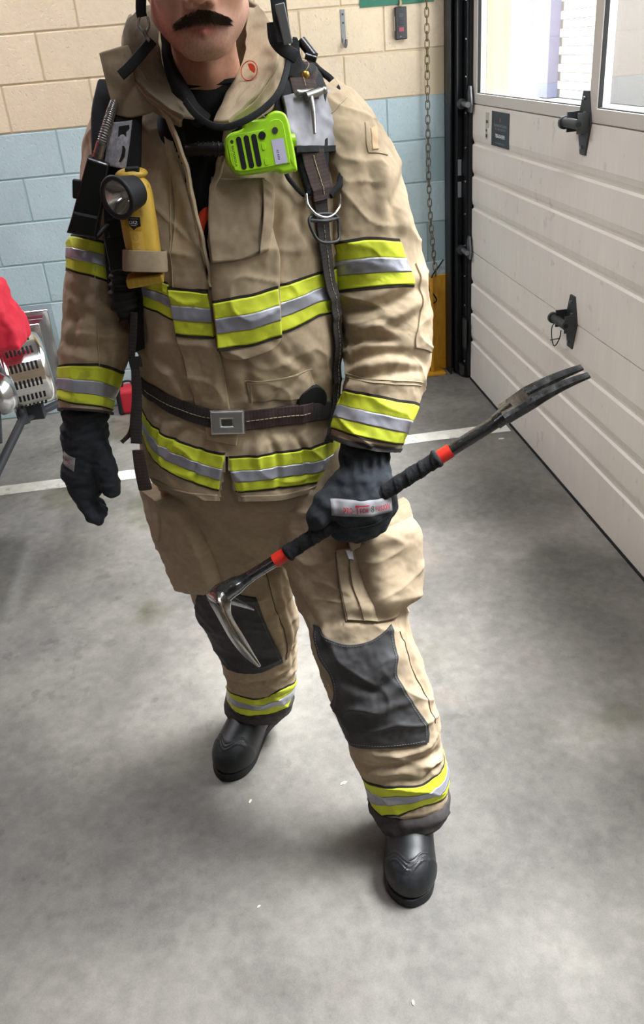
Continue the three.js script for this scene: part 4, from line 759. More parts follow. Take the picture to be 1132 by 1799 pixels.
// ---------- coat collar: two open wings and a stand behind the neck ----------
{
  const wing = (name, grid, m, o = {}) => part(name, sheet(grid, .007, { nu: 50, nv: 36, wave: rumple(o.s ?? 1, o.A ?? .002), ...o }), m, coat, o.label);
  wing('collar_wing', [
    [[-0.0632, 1.7597, -1.8], [-0.1009, 1.7441, -1.74], [-0.1141, 1.7128, -1.69], [-0.112, 1.6765, -1.66], [-0.1005, 1.6398, -1.63], [-0.0725, 1.6108, -1.6], [-0.0322, 1.5847, -1.57]],
    [[-0.06, 1.7542, -1.8], [-0.0837, 1.7309, -1.745], [-0.0965, 1.7005, -1.7], [-0.0916, 1.6628, -1.665], [-0.0779, 1.6327, -1.635], [-0.054, 1.6076, -1.6], [-0.0232, 1.5819, -1.575]],
    [[-0.0493, 1.7569, -1.8], [-0.0569, 1.7277, -1.76], [-0.0611, 1.6937, -1.72], [-0.0555, 1.6598, -1.68], [-0.0435, 1.6314, -1.645], [-0.0295, 1.6051, -1.61], [-0.0141, 1.5788, -1.585]]], M.collarIn, { label: 'left wing of the open collar, olive tan inside', s: 1, A: .0035 });
  wing('collar_wing', [
    [[0.1255, 1.7463, -1.8], [0.1398, 1.72, -1.75], [0.1489, 1.6899, -1.7], [0.1447, 1.6635, -1.66], [0.1199, 1.6275, -1.62], [0.0831, 1.5966, -1.59], [0.0423, 1.5714, -1.57]],
    [[0.1186, 1.7414, -1.8], [0.1224, 1.7115, -1.75], [0.1235, 1.6795, -1.7], [0.1113, 1.6495, -1.66], [0.0881, 1.6212, -1.625], [0.0577, 1.5933, -1.595], [0.0308, 1.5703, -1.575]],
    [[0.1085, 1.7439, -1.8], [0.0995, 1.7046, -1.76], [0.0915, 1.6732, -1.72], [0.0737, 1.6434, -1.68], [0.0532, 1.6191, -1.645], [0.0328, 1.5931, -1.605], [0.0176, 1.5708, -1.585]]], M.tan, { label: 'right wing of the open collar', s: 2, A: .003 });
  wing('collar_stand', [
    [[-0.0632, 1.7597, -1.8], [-0.0297, 1.7729, -1.86], [0.0345, 1.775, -1.88], [0.0972, 1.7658, -1.86], [0.1255, 1.7463, -1.8]],
    [[-0.0804, 1.6961, -1.8], [-0.0413, 1.7034, -1.87], [0.0242, 1.7027, -1.89], [0.0891, 1.6974, -1.87], [0.1265, 1.6803, -1.8]],
    [[-0.1161, 1.6327, -1.82], [-0.0528, 1.6359, -1.89], [0.0146, 1.6341, -1.91], [0.0928, 1.6283, -1.89], [0.1653, 1.6198, -1.82]]], M.tanDark, { label: 'back of the collar behind the neck', s: 3 });
  // outer faces of the collar falling onto the shoulders
  wing('collar_fall', [
    [[-0.1012, 1.7443, -1.745], [-0.1144, 1.7129, -1.695], [-0.1123, 1.6765, -1.665], [-0.1008, 1.6397, -1.635], [-0.073, 1.6089, -1.605], [-0.0326, 1.5827, -1.575]],
    [[-0.1134, 1.7166, -1.79], [-0.1302, 1.6814, -1.76], [-0.1267, 1.645, -1.73], [-0.1054, 1.6154, -1.69], [-0.0742, 1.5892, -1.65], [-0.0391, 1.5688, -1.61]]], M.tan, { s: 4, A: .002 });
  wing('collar_fall', [
    [[0.1493, 1.6899, -1.705], [0.1451, 1.6635, -1.665], [0.1202, 1.6274, -1.625], [0.0834, 1.5964, -1.595], [0.0425, 1.571, -1.575]],
    [[0.1736, 1.6673, -1.79], [0.1652, 1.6308, -1.74], [0.1392, 1.5928, -1.68], [0.1005, 1.571, -1.63], [0.0435, 1.5569, -1.6]]], M.tan, { s: 5, A: .003 });
  wing('throat_tab', [
    [[-0.1579, 1.6894, -1.665], [-0.1352, 1.6936, -1.655], [-0.1097, 1.6975, -1.655]],
    [[-0.156, 1.6559, -1.655], [-0.1264, 1.6554, -1.645], [-0.092, 1.6544, -1.645]],
    [[-0.1528, 1.6208, -1.65], [-0.1195, 1.6184, -1.64], [-0.0731, 1.6202, -1.63]],
    [[-0.1499, 1.5956, -1.65], [-0.1179, 1.5883, -1.635], [-0.0514, 1.603, -1.62]]], M.tanDark, { label: 'square throat tab folded out from the collar', s: 6, A: .0015 });
  // print on the right wing
  const mark = []; const c = [0.0893, 1.6436, -1.634];
  const tor = new THREE.TorusGeometry(.0155, .0008, 6, 40); tor.rotateX(-.35); tor.rotateY(-.5); tor.translate(c[0], c[1], c[2]); 
  const half = new THREE.CircleGeometry(.0105, 24, -.6, 2.6); half.rotateX(-.35); half.rotateY(-.5); half.translate(c[0] + .001, c[1] + .001, c[2] + .0005);
  part('collar_mark', merge([tor, half]), M.orange, coat, 'round orange mark on the collar').userData.kind = 'stuff';
  // placket edges beside the opening, zipper teeth on the dark side
  wing('placket_edge', [
    [[-0.0778, 1.607, -1.62], [-0.0634, 1.5862, -1.605], [-0.0441, 1.5096, -1.585], [-0.0372, 1.4375, -1.572], [-0.0287, 1.3576, -1.565], [-0.0253, 1.3023, -1.56]],
    [[-0.0732, 1.6103, -1.615], [-0.0581, 1.5879, -1.598], [-0.0381, 1.5098, -1.578], [-0.0321, 1.4379, -1.566], [-0.0246, 1.3582, -1.56], [-0.0232, 1.303, -1.556]]], M.tan, { s: 7, A: .002, nv: 8 });
  wing('placket_edge', [
    [[0.0395, 1.5716, -1.6], [0.0104, 1.5041, -1.59], [-0.0092, 1.4511, -1.578], [-0.0186, 1.3855, -1.57], [-0.0267, 1.3071, -1.562]],
    [[0.0524, 1.5651, -1.6], [0.0241, 1.5031, -1.588], [0.0027, 1.4504, -1.575], [-0.0105, 1.3854, -1.566], [-0.0205, 1.3074, -1.558]]], M.tan, { s: 8, A: .003, nv: 8 });
  part('orange_tab', sheet([[[-0.0264, 1.4276, -1.605], [-0.0152, 1.4351, -1.6], [-0.0054, 1.4322, -1.6]], [[-0.0364, 1.4018, -1.6], [-0.03, 1.404, -1.595], [-0.0219, 1.4028, -1.597]], [[-0.0434, 1.3825, -1.6], [-0.0359, 1.3777, -1.595], [-0.0281, 1.3815, -1.597]], [[-0.0423, 1.3622, -1.6], [-0.0363, 1.3605, -1.595], [-0.0307, 1.3636, -1.597]]], .004), M.orange, coat, 'orange tab inside the coat opening');
  const z = []; for (let i = 0; i < 34; i++) { const f = i / 33, a = A3([-0.0384, 1.5742, -1.622]).lerp(A3([-0.0346, 1.4553, -1.6]), f); z.push(box(a.x - .003, a.x + .003, a.y - .0013, a.y + .0013, a.z - .002, a.z + .002)); }
  part('zipper', merge(z), M.plasticMatte, coat, 'black zipper teeth').userData.kind = 'stuff';
}
// ---------- rubber boots ----------
function boot(name, heel, toe, label) {
  const g = new THREE.Group(); g.name = name; person.add(g); g.userData.label = label;
  const dx = toe[0] - heel[0], dz = toe[1] - heel[1], L = Math.hypot(dx, dz), s = L / .31;
  g.position.set(heel[0], 0, heel[1]); g.rotation.y = Math.atan2(-dz, dx);
  const f = (p) => {
    const q = [p[0] / s, p[1], p[2]], az = Math.abs(q[2]);
    let d = ellipsoid(q, [.240, .040, -.002], [.068, .056, .054]);
    d = smin(d, ellipsoid(q, [.19, .055, 0], [.08, .05, .052]), .03);
    d = smin(d, chain(q, [[.17, .070, 0, .040], [.13, .082, 0, .046], [.105, .11, 0, .048], [.095, .17, 0, .045]], .03), .03);
    d = smin(d, ellipsoid(q, [.065, .05, 0], [.06, .05, .044]), .03);
    // moulded ridges over the toe cap
    for (const [k, w] of [[.276, .0022], [.267, .0022], [.258, .0022]]) { const xx = q[0] - (k - 9 * q[2] * q[2] + .010 * Math.cos(q[2] * 95)); d -= .0017 * Math.exp(-((xx / w) ** 2)) * sstep(.052, .035, az) * sstep(.045, .07, q[1]); }
    d -= .0022 * sstep(.256, .270, q[0] + 9 * q[2] * q[2]) * sstep(.02, .05, q[1]);
    d -= .0015 * Math.exp(-(((q[1] - .034) / .007) ** 2));
    return Math.max(d, .018 - p[1]);
  };
  part('upper', sdfMesh(f, [.15 * s, .13, 0], [.195, .15, .12], 120), M.boot, g, 'black rubber upper with moulded toe cap');
  const sh = new THREE.Shape(), o = [[-.004, 0], [.01, .034], [.06, .041], [.12, .034], [.18, .043], [.235, .051], [.283, .041], [.307, .012]];
  const pts = [...o.map(([x, y]) => new THREE.Vector2(x * s, y)), ...o.slice(1).reverse().map(([x, y]) => new THREE.Vector2(x * s, -y))];
  sh.setFromPoints(new THREE.SplineCurve([...pts, pts[0]]).getPoints(80));
  const e = new THREE.ExtrudeGeometry(sh, { depth: .018, bevelEnabled: true, bevelThickness: .004, bevelSize: .004, bevelSegments: 2 }); e.rotateX(-Math.PI / 2); e.translate(0, .004, 0);
  part('sole', e, M.bootSole, g, 'black rubber sole');
  return g;
}
boot('boot', [.292, -1.475], [.226, -1.186], 'scuffed black rubber boot, the one stepped forward');
boot('boot', [-.020, -1.905], [-.172, -1.640], 'black rubber boot, the one further back');
// ---------- gloves ----------
const K = (p, r) => [p[0], p[1], p[2], r];
const gloveRF = (p) => {
  const kn = .003 * simplex(p[0] * 30, p[1] * 55, p[2] * 30);
  let d = chain(p, [K([-0.3183, 1.0469, -1.672], .046), K([-0.3271, 1.005, -1.662], .046), K([-0.3305, 0.9814, -1.658], .038)], .01);
  d += .0022 * Math.sin(p[1] * 260 + 2 * simplex(p[0] * 12, p[1] * 5, 0)) * sstep(1.0, 1.03, p[1]);
  d = smin(d, chain(p, [K([-0.3439, 0.9715, -1.655], .031), K([-0.3559, 0.9318, -1.645], .030), K([-0.3546, 0.8936, -1.635], .026)], .015), .022);
  d = smin(d, chain(p, [K([-0.3175, 0.9711, -1.648], .032), K([-0.3278, 0.9292, -1.642], .030), K([-0.3339, 0.896, -1.635], .024)], .015), .022);
  d = smin(d, chain(p, [K([-0.3609, 0.9121, -1.632], .0165), K([-0.3533, 0.8702, -1.622], .0150), K([-0.3394, 0.8406, -1.612], .0135), K([-0.328, 0.8319, -1.612], .0115)], .006), .008);
  d = smin(d, chain(p, [K([-0.35, 0.8958, -1.64], .0165), K([-0.3392, 0.8574, -1.632], .0150), K([-0.3224, 0.8409, -1.622], .0130)], .006), .005);
  d = smin(d, chain(p, [K([-0.3503, 0.8889, -1.662], .016), K([-0.347, 0.8448, -1.658], .0145), K([-0.323, 0.837, -1.645], .013)], .006), .005);
  d = smin(d, chain(p, [K([-0.3555, 0.8866, -1.682], .0155), K([-0.3515, 0.8469, -1.682], .014), K([-0.3295, 0.8397, -1.668], .012)], .006), .005);
  d = smin(d, chain(p, [K([-0.2973, 0.9819, -1.632], .0215), K([-0.2916, 0.9461, -1.618], .0215), K([-0.2893, 0.9128, -1.61], .0195), K([-0.2885, 0.8977, -1.608], .017)], .01), .010);
  return d + kn * .7;
};
const gloveLF = (p) => {
  const kn = .0022 * simplex(p[0] * 28, p[1] * 40, p[2] * 28);
  let d = chain(p, [K([0.2397, 0.9625, -1.545], .048), K([0.2335, 0.9342, -1.525], .048), K([0.2276, 0.9052, -1.507], .042)], .01);
  d += .002 * Math.sin(p[1] * 240 + 2 * simplex(p[0] * 12, p[1] * 5, 3)) * sstep(.955, .975, p[1]);
  // gathers below the wrist elastic
  d += .0035 * Math.sin(p[0] * 330 + 1.2 * simplex(p[0] * 20, p[1] * 20, 1)) * Math.exp(-(((p[1] - .945) / .018) ** 2));
  d = smin(d, chain(p, [K([0.1928, 0.9015, -1.488], .033), K([0.182, 0.8623, -1.472], .034), K([0.1763, 0.8193, -1.468], .029)], .02), .025);
  d = smin(d, chain(p, [K([0.2257, 0.9009, -1.485], .036), K([0.2182, 0.8591, -1.468], .037), K([0.2085, 0.8155, -1.466], .031)], .02), .025);
  d = smin(d, chain(p, [K([0.2564, 0.8914, -1.49], .030), K([0.2521, 0.8564, -1.476], .031), K([0.2425, 0.8254, -1.47], .028)], .02), .025);
  for (const [u, v, z] of [[600, 932, 0], [622, 934, 0], [645, 926, 0], [665, 912, 0]]) {
    const a = u === 600 ? [0.169, 0.8099, -1.47] : u === 622 ? [0.1944, 0.8033, -1.47] : u === 645 ? [0.2221, 0.8087, -1.472] : [0.2482, 0.8213, -1.476];
    d = smin(d, chain(p, [[a[0], a[1], a[2], .0195], [a[0] + .002, a[1] - .010, a[2] - .034, .0185], [a[0] + .004, a[1] + .012, a[2] - .066, .017], [a[0] + .006, a[1] + .038, a[2] - .068, .015]], .008), .010);
  }
  d = smin(d, chain(p, [K([0.1731, 0.8957, -1.49], .026), K([0.1436, 0.8768, -1.47], .024), K([0.1246, 0.8528, -1.462], .021), K([0.1181, 0.8226, -1.466], .017)], .012), .014);
  return d + kn;
};
function labelOn(fn, quad, z0, z1, off, n = 24, m = 8) {    // sewn patch following the glove; quad = four corners as (x, y)
  const pos = [], uv = [], idx = [];
  for (let j = 0; j <= m; j++) for (let i = 0; i <= n; i++) { const a = i / n, b = j / m, x = lerp(lerp(quad[0][0], quad[1][0], a), lerp(quad[3][0], quad[2][0], a), b), y = lerp(lerp(quad[0][1], quad[1][1], a), lerp(quad[3][1], quad[2][1], a), b), z = onField(fn, x, y, z0, z1), nn = fieldN(fn, [x, y, z], .006); const e = (i === 0 || j === 0 || i === n || j === m) ? .2 : 1; pos.push(x + nn.x * off * e, y + nn.y * off * e, z + nn.z * off * e); uv.push(a, 1 - b); }
  for (let j = 0; j < m; j++) for (let i = 0; i < n; i++) { const a = j * (n + 1) + i, b = a + n + 1; idx.push(a, b, a + 1, a + 1, b, b + 1); }
  return mk(pos, uv, idx);
}
{
  const g = new THREE.Group(); g.name = 'glove'; g.userData.label = 'dark padded glove hanging open'; person.add(g);
  part('hand', sdfMesh(gloveRF, [-.335, .955, -1.645], [.10, .16, .10], 116), M.glove, g);
  part('wrist_label', labelOn(gloveRF, [[-0.3711, 0.9865, -1.63], [-0.3468, 0.9768, -1.63], [-0.3553, 0.948, -1.63], [-0.377, 0.9602, -1.63]], -1.50, -1.70, .0022, 10, 8), phys({ map: canvasTex(128, 128, (c, w, h) => { c.fillStyle = '#9c9a98'; c.fillRect(0, 0, w, h); c.fillStyle = '#a83a3c'; c.font = 'bold 40px sans-serif'; c.fillText('PRO', 4, 76); }), roughness: .6 }), g, 'small silver label with red print');
  const h = new THREE.Group(); h.name = 'glove'; h.userData.label = 'dark padded glove gripping the bar'; person.add(h);
  part('hand', sdfMesh(gloveLF, [.205, .915, -1.50], [.13, .13, .13], 116), M.glove, h);
  const t = canvasTex(1024, 170, (c, w, hh) => {
    c.fillStyle = '#8d8b8d'; c.fillRect(0, 0, w, hh); c.fillStyle = '#858387'; for (let i = 0; i < 400; i++) c.fillRect(hash2(i, 1, 2) * w, hash2(i, 2, 2) * hh, 8, 1.5);
    c.fillStyle = '#b3222f'; c.font = 'bold 78px sans-serif'; c.fillText('PRO-', 190, 128); c.font = 'bold 120px sans-serif'; c.fillText('T', 385, 136); c.font = 'bold 78px sans-serif'; c.fillText('ECH', 450, 128); c.fillRect(400, 44, 210, 12);
    c.fillStyle = '#2c3a20'; c.font = 'bold 96px serif'; c.fillText('8', 640, 128); c.font = 'bold 40px sans-serif'; c.fillText("'", 612, 70);
    c.fillStyle = '#b3222f'; c.font = 'bold 70px sans-serif'; c.fillText('FUSION', 712, 122);
  });
  part('wrist_label', labelOn(gloveLF, [[0.1498, 0.8954, -1.44], [0.2712, 0.8852, -1.45], [0.2701, 0.8558, -1.45], [0.1487, 0.8638, -1.44]], -1.36, -1.52, .0025, 40, 10), phys({ map: t, roughness: .6 }), h, 'silver label reading PRO-TECH 8 FUSION in red');
  const gl = gloveLF;
  part('knuckle_seam', new THREE.TubeGeometry(new THREE.CatmullRomCurve3([[584, 925], [620, 929], [660, 914], [690, 893]].map((_, i) => { const q = [[0.1481, 0.8393, -1.44], [0.1871, 0.8325, -1.43], [0.2351, 0.8391, -1.44], [0.2733, 0.8526, -1.455]][i]; return V(q[0], q[1], onField(gl, q[0], q[1], -1.36, -1.54)); })), 40, .0015, 5), M.thread, h);
}
// ---------- pry bar held in the left hand ----------
{
  const t = thing('pry_bar', 'steel pry bar with black wrapped grip, red tape bands, forked end and curved blade', 'pry bar');
  M.barSteel = std({ map: rep(tex(512, (u, v) => { const k = .53 + (fbm(u * 10, v * 10, 10, 4, 800) - .5) * .28 + (fbm(u * 90, v * 12, 12, 3, 810) - .5) * .12; return [k * .86, k * .87, k * .88]; }), 4), roughness: .40, metalness: .95, roughnessMap: rep(tex(256, (u, v) => { const k = .55 + (fbm(u * 12, v * 12, 12, 4, 820) - .5) * .7; return [k, k, k]; }, false), 5) });
  M.adzeSteel = std({ map: rep(tex(256, (u, v) => { const k = .66 + (fbm(u * 8, v * 8, 8, 4, 870) - .5) * .35, w = sstep(.55, .7, fbm(u * 5, v * 5, 5, 4, 875)) * .12; return [k, k * (.985 - w * .3), k * (.96 - w)]; }), 5), roughness: .26, metalness: 1 });
  M.grip = phys({ map: rep(tex(256, (u, v) => { const k = .085 + (fbm(u * 30, v * 30, 30, 3, 830) - .5) * .06; return [k * .95, k, k * 1.12]; }), 8), roughness: .9, bumpMap: rep(tex(128, (u, v) => { const k = fbm(u * 20, v * 20, 20, 3, 840); return [k, k, k]; }, false), 12), bumpScale: .0008 });
  M.redTape = phys({ color: 0xd8301f, roughness: .45 });
  const a = A3([-0.041, 0.7276, -1.462]), b = A3([0.5048, 1.027, -1.452]), ax = b.clone().sub(a), L = ax.length(), on = (f) => a.clone().addScaledVector(ax, f).toArray();
  part('shaft', rod(on(0), on(1), .0122, .0128, 18), M.barSteel, t);
  // wrapped grip: tube with a spiral overlap
  const f0 = .168, f1 = .755, n = 160, pos = [], uv = [], idx = [], m = 20, U = ax.clone().normalize(), S1 = U.clone().cross(V(0, 0, 1)).normalize(), S2 = U.clone().cross(S1).normalize();
  for (let i = 0; i <= n; i++) for (let j = 0; j <= m; j++) {
    const s = i / n, th = j / m * TAU, c = a.clone().addScaledVector(ax, lerp(f0, f1, s)), lip = ((s * 13 + th / TAU) % 1 + 1) % 1, end = (i === 0 || i === n) ? -.004 : 0, knob = .0028 * (Math.exp(-(((s - .02) / .012) ** 2)) + Math.exp(-(((s - .98) / .014) ** 2)));
    const r = .0155 + .0016 * Math.pow(1 - lip, 3) + .0011 * simplex(c.x * 60, th, c.y * 60) + knob + end; c.addScaledVector(S1, Math.cos(th) * r).addScaledVector(S2, Math.sin(th) * r); pos.push(c.x, c.y, c.z); uv.push(th * .016, s * .4);
    if (i < n && j < m) { const k = i * (m + 1) + j; idx.push(k, k + 1, k + m + 1, k + m + 1, k + 1, k + m + 2); }
  }
  part('grip', mk(pos, uv, idx), M.grip, t, 'black tape grip with a spiral overlap');
  part('tape_band', rod(on(.125), on(.176), .0142, .0142, 20), M.redTape, t, 'red tape band');
  part('tape_band', rod(on(.748), on(.795), .0142, .0142, 20), M.redTape, t, 'red tape band');
  // fork: block and two curved tapering tines
  const bar = (pts, w, th, up) => {          // box section swept along points; w across (z), th thickness
    const c = crv(pts), N = 36, P = c.getSpacedPoints(N), pos = [], uv = [], idx = [], q = 8;
    for (let i = 0; i <= N; i++) {
      const f = i / N, T = c.getTangentAt(f), side = A3(up).cross(T).normalize(), u2 = T.clone().cross(side).normalize(), ww = w[0] + (w[1] - w[0]) * f, hh = th[0] + (th[1] - th[0]) * f, e = Math.min(ww, hh) * .22;
      for (const [x, y] of [[-ww / 2 + e, -hh / 2], [ww / 2 - e, -hh / 2], [ww / 2, -hh / 2 + e], [ww / 2, hh / 2 - e], [ww / 2 - e, hh / 2], [-ww / 2 + e, hh / 2], [-ww / 2, hh / 2 - e], [-ww / 2, -hh / 2 + e]]) { const p = P[i].clone().addScaledVector(side, x).addScaledVector(u2, y); pos.push(p.x, p.y, p.z); uv.push(x + y, f * .2); }
    }
    for (let i = 0; i < N; i++) for (let j = 0; j < q; j++) { const k = i * q + j, l = i * q + (j + 1) % q; idx.push(k, l, k + q, k + q, l, l + q); }
    for (let j = 1; j < q - 1; j++) { idx.push(0, j + 1, j); const z = N * q; idx.push(z, z + j, z + j + 1); }
    const g = new THREE.BufferGeometry(); g.setAttribute('position', new THREE.Float32BufferAttribute(pos, 3)); g.setAttribute('uv', new THREE.Float32BufferAttribute(uv, 2)); g.setIndex(idx); const r = g.toNonIndexed(); r.computeVertexNormals(); return r;
  };
  const up = [-.38, .90, .12];
  const mid = [[0.4947, 1.0271, -1.452], [0.5161, 1.0404, -1.45], [0.5438, 1.0573, -1.448], [0.5779, 1.0743, -1.446], [0.6141, 1.0887, -1.444], [0.6491, 1.0997, -1.442]], sd = A3(up).cross(A3(mid[5]).sub(A3(mid[0]))).normalize();
  const off = (k, from) => mid.slice(from).map((p) => A3(p).addScaledVector(sd, k).toArray());
  part('fork_block', bar(mid.slice(0, 3), [.046, .056], [.026, .025], up), M.barSteel, t, 'forged block at the root of the fork');
  part('fork_neck', rod(on(.955), mid[1], .0155, .018, 16), M.barSteel, t);
  part('fork_tine', bar(off(.0165, 2), [.0225, .017], [.025, .006], up), M.barSteel, t, 'fork tine on the far side');
  part('fork_tine', bar(off(-.0165, 2), [.0225, .017], [.025, .006], up), M.barSteel, t, 'fork tine on the near side');
  // head: forged boss, curved adze blade, short pick
  const boss = (p) => { let d = chain(p, [K([-0.026, 0.735, -1.462], .0125), K([-0.061, 0.7182, -1.46], .0165), K([-0.0859, 0.7068, -1.458], .020), K([-0.1048, 0.7056, -1.456], .014)], .012); return d; };
  part('head', sdfMesh(boss, A3([-0.0699, 0.7126, -1.46]).toArray(), [.07, .06, .05], 64), M.barSteel, t, 'worn forged head');
  part('adze', sheet([[[-0.1195, 0.7183, -1.447], [-0.0935, 0.7229, -1.44], [-0.0702, 0.7039, -1.45]], [[-0.113, 0.6995, -1.438], [-0.0937, 0.7183, -1.414], [-0.0743, 0.6824, -1.445]], [[-0.1046, 0.6768, -1.434], [-0.0908, 0.6983, -1.408], [-0.0759, 0.6619, -1.442]], [[-0.0939, 0.6447, -1.43], [-0.0824, 0.6673, -1.404], [-0.0686, 0.6374, -1.438]], [[-0.0811, 0.6081, -1.427], [-0.0709, 0.6309, -1.402], [-0.057, 0.6074, -1.434]], [[-0.0601, 0.567, -1.423], [-0.0516, 0.5838, -1.411], [-0.044, 0.5677, -1.43]], [[-0.0338, 0.5357, -1.42], [-0.0326, 0.5363, -1.419], [-0.0315, 0.5344, -1.421]]], .006, { nu: 16, nv: 60 }), M.adzeSteel, t, 'curved pointed blade of the bar');
  part('pick', rod([-0.079, 0.686, -1.466], [-0.0299, 0.6054, -1.53], .012, .002, 10), M.barSteel, t, 'short pick of the bar');
}
// ---------- breathing-apparatus harness ----------
const harness = thing('breathing_harness', 'black and brown webbing harness of a breathing apparatus worn over the coat', 'harness');
{
  const Lpad = [[0.0436, -0.0287], [0.0838, 0.5382], [0.1633, 0.8323], [0.2253, 0.8418], [0.2679, 0.8242], [0.3042, 0.7980]];
  part('shoulder_pad', strapOn(torso, Lpad, [.062, .092, .102, .098, .072, .05], .013, .006), M.webBlack, harness, 'black padded shoulder strap');
  part('webbing', strapOn(torso, [[0.0591, -0.0224], [0.1020, 0.6106], [0.1568, 0.8131]], .05, .003, .020), M.webBrown, harness, 'brown webbing above the grey cover');
  part('pad_cover', panel(torso, [[[0.1528, 1.0434], [0.1472, 0.7808], [0.1480, 0.4295]], [[0.2036, 1.0781], [0.2016, 0.8412], [0.2017, 0.5717]], [[0.2395, 1.0401], [0.2391, 0.8348], [0.2395, 0.5674]]], .024, { nu: 30, nv: 30 }), M.refGrey, harness, 'scuffed grey reflective pad cover');
  part('cover_trim', panel(torso, [[[0.2379, 1.0394], [0.2374, 0.8342], [0.2379, 0.5565]], [[0.2472, 1.0319], [0.2468, 0.8239], [0.2465, 0.5490]]], .026, { nv: 10 }), M.webBlack, harness);
  part('webbing', strapOn(torso, [[0.2436, 0.8696], [0.2766, 0.8208], [0.3131, 0.7684]], .046, .003, .020), M.webBrown, harness, 'brown webbing below the grey cover');
  part('webbing', strapOn(torso, [[0.3072, 0.7683], [0.3457, 0.7435], [0.3806, 0.7319], [0.4362, 0.6566], [0.5117, 0.5484], [0.5879, 0.4836], [0.6764, 0.4511], [0.7526, 0.5004], [0.8179, 0.5887]], .030, .003, .010, 120), M.webGrey, harness, 'grey brown adjusting strap down the side');
  const piping = (pts, r) => part('pad_piping', seam(torso, pts, r, .016, 60), M.webBlack, harness);
  part('pad_piping', seam(torso, [[0.0742, -0.0160], [0.1176, 0.0019], [0.1820, 0.4749], [0.2388, 0.4899], [0.2855, 0.5412], [0.3093, 0.6962]], .0065, .024, 60), M.webBlack, harness); piping([[0.0386, 0.5127], [0.1434, 1.0560], [0.2123, 1.1159], [0.2723, 1.1102], [0.3043, 0.9507]], .0045);
  const loop = (pts, r, m, name, label, closed = false) => part(name, new THREE.TubeGeometry(new THREE.CatmullRomCurve3(pts.map(([t, th]) => torso.at(t, th, .030)), closed), 60, r, 8, closed), m, harness, label);
  loop([[0.3033, 0.9627], [0.3184, 0.9580], [0.3319, 0.9019], [0.3387, 0.7978], [0.3358, 0.6765], [0.3247, 0.5925], [0.3076, 0.5950]], .0028, M.chrome, 'd_ring', 'chrome D ring');
  loop([[0.3379, 0.9469], [0.3596, 0.9176], [0.3728, 0.8599], [0.3747, 0.6407], [0.3611, 0.6191], [0.3391, 0.6395]], .003, M.darkGalv, 'ladder_buckle', 'steel ladder buckle', true);
  loop([[0.3403, 0.9532], [0.3437, 0.8052], [0.3423, 0.6098]], .0035, M.darkGalv, 'buckle_bar', 'steel buckle bar');
  { const p = torso.at(...[[0.1110, 0.6371]][0], .024), s = new THREE.SphereGeometry(.0085, 20, 12); s.scale(1, 1, .6); s.translate(p.x, p.y, p.z); part('snap', s, M.brass, harness, 'brass snap'); }
  { // gate clip hanging over the cover
    const at = (u) => torso.at(u[0], u[1], .034).toArray();
    const q = [[0.1572, 0.9214], [0.1563, 0.6278], [0.1637, 0.8125], [0.1926, 0.8421], [0.2233, 0.8603], [0.1653, 0.8648], [0.1582, 0.6791]].map(at);
    part('snap_hook', merge([rod(q[0], q[1], .0055, .0055, 12), rod(q[5], q[6], .0075, .0075, 12), rod(q[2], q[3], .0055, .0045, 10), rod(q[3], q[4], .0045, .0028, 10), new THREE.SphereGeometry(.0065, 12, 10).translate(...q[0]), new THREE.SphereGeometry(.0065, 12, 10).translate(...q[1])]), M.steel, harness, 'steel snap hook on the grey cover');
  }
  { // light stitched line down the webbing
    const a = [stitches(torso, [[0.2504, 0.8654], [0.2766, 0.8208], [0.3071, 0.7759]], .0246, .006, .001, .0009), stitches(torso, [[0.3499, 0.7436], [0.3806, 0.7319], [0.4362, 0.6566], [0.5117, 0.5484], [0.5879, 0.4836], [0.6764, 0.4511], [0.7526, 0.5004], [0.8113, 0.5659]], .0143, .006, .003, .0008), stitches(torso, [[0.0645, -0.0205], [0.1024, 0.5924], [0.1427, 0.7718]], .0246, .006, .001, .0008)];
    part('stitching', merge(a), M.threadLight, harness).userData.kind = 'stuff';
  }
  M.buckle = std({ color: 0xe2e2e0, roughness: .3, metalness: .9 });
  // waist belt
  const belt = [[0.6843, 2.7532], [0.6913, 2.4466], [0.7069, 2.2244], [0.7220, 1.9519], [0.7317, 1.7310], [0.7345, 1.6278], [0.7318, 1.5250], [0.7218, 1.2792], [0.7181, 0.9662], [0.7446, 0.2072]];
  part('waist_belt', strapOn(torso, belt, .037, .0035, .006, 140), M.webGrey, harness, 'grey brown waist belt');
  part('waist_belt', strapOn(torso, [[0.7318, 1.5250], [0.7218, 1.2792], [0.7193, 0.8511]], .039, .004, .009, 60), M.webBrown, harness, 'brown belt end beside the buckle');
  part('stitching', merge([stitches(torso, [[0.6860, 2.6067], [0.7069, 2.2244], [0.7220, 1.9519], [0.7308, 1.7616]], .0112, .007, .002, .0009), stitches(torso, [[0.7317, 1.5080], [0.7218, 1.2792], [0.7193, 0.8511]], .0148, .007, .002, .0009)]), M.threadLight, harness).userData.kind = 'stuff';
  const bc = torso.at(...[[0.7345, 1.6278]][0], .018), bn = torso.normal(...[[0.7345, 1.6278]][0]), fr = new THREE.Group(); fr.name = 'buckle'; fr.userData.label = 'chrome push-button belt buckle'; harness.add(fr); fr.position.copy(bc); fr.lookAt(bc.clone().add(bn)); fr.rotateZ(-.06);
  const bs = new THREE.Shape(); bs.moveTo(-.028, -.019); bs.lineTo(.028, -.019); bs.lineTo(.028, .019); bs.lineTo(-.028, .019); bs.closePath(); const bh = new THREE.Path(); bh.moveTo(-.016, -.011); bh.lineTo(-.016, .011); bh.lineTo(.014, .011); bh.lineTo(.014, -.011); bh.closePath(); bs.holes.push(bh);
  const bg = new THREE.ExtrudeGeometry(bs, { depth: .006, bevelEnabled: true, bevelThickness: .005, bevelSize: .005, bevelSegments: 4 });
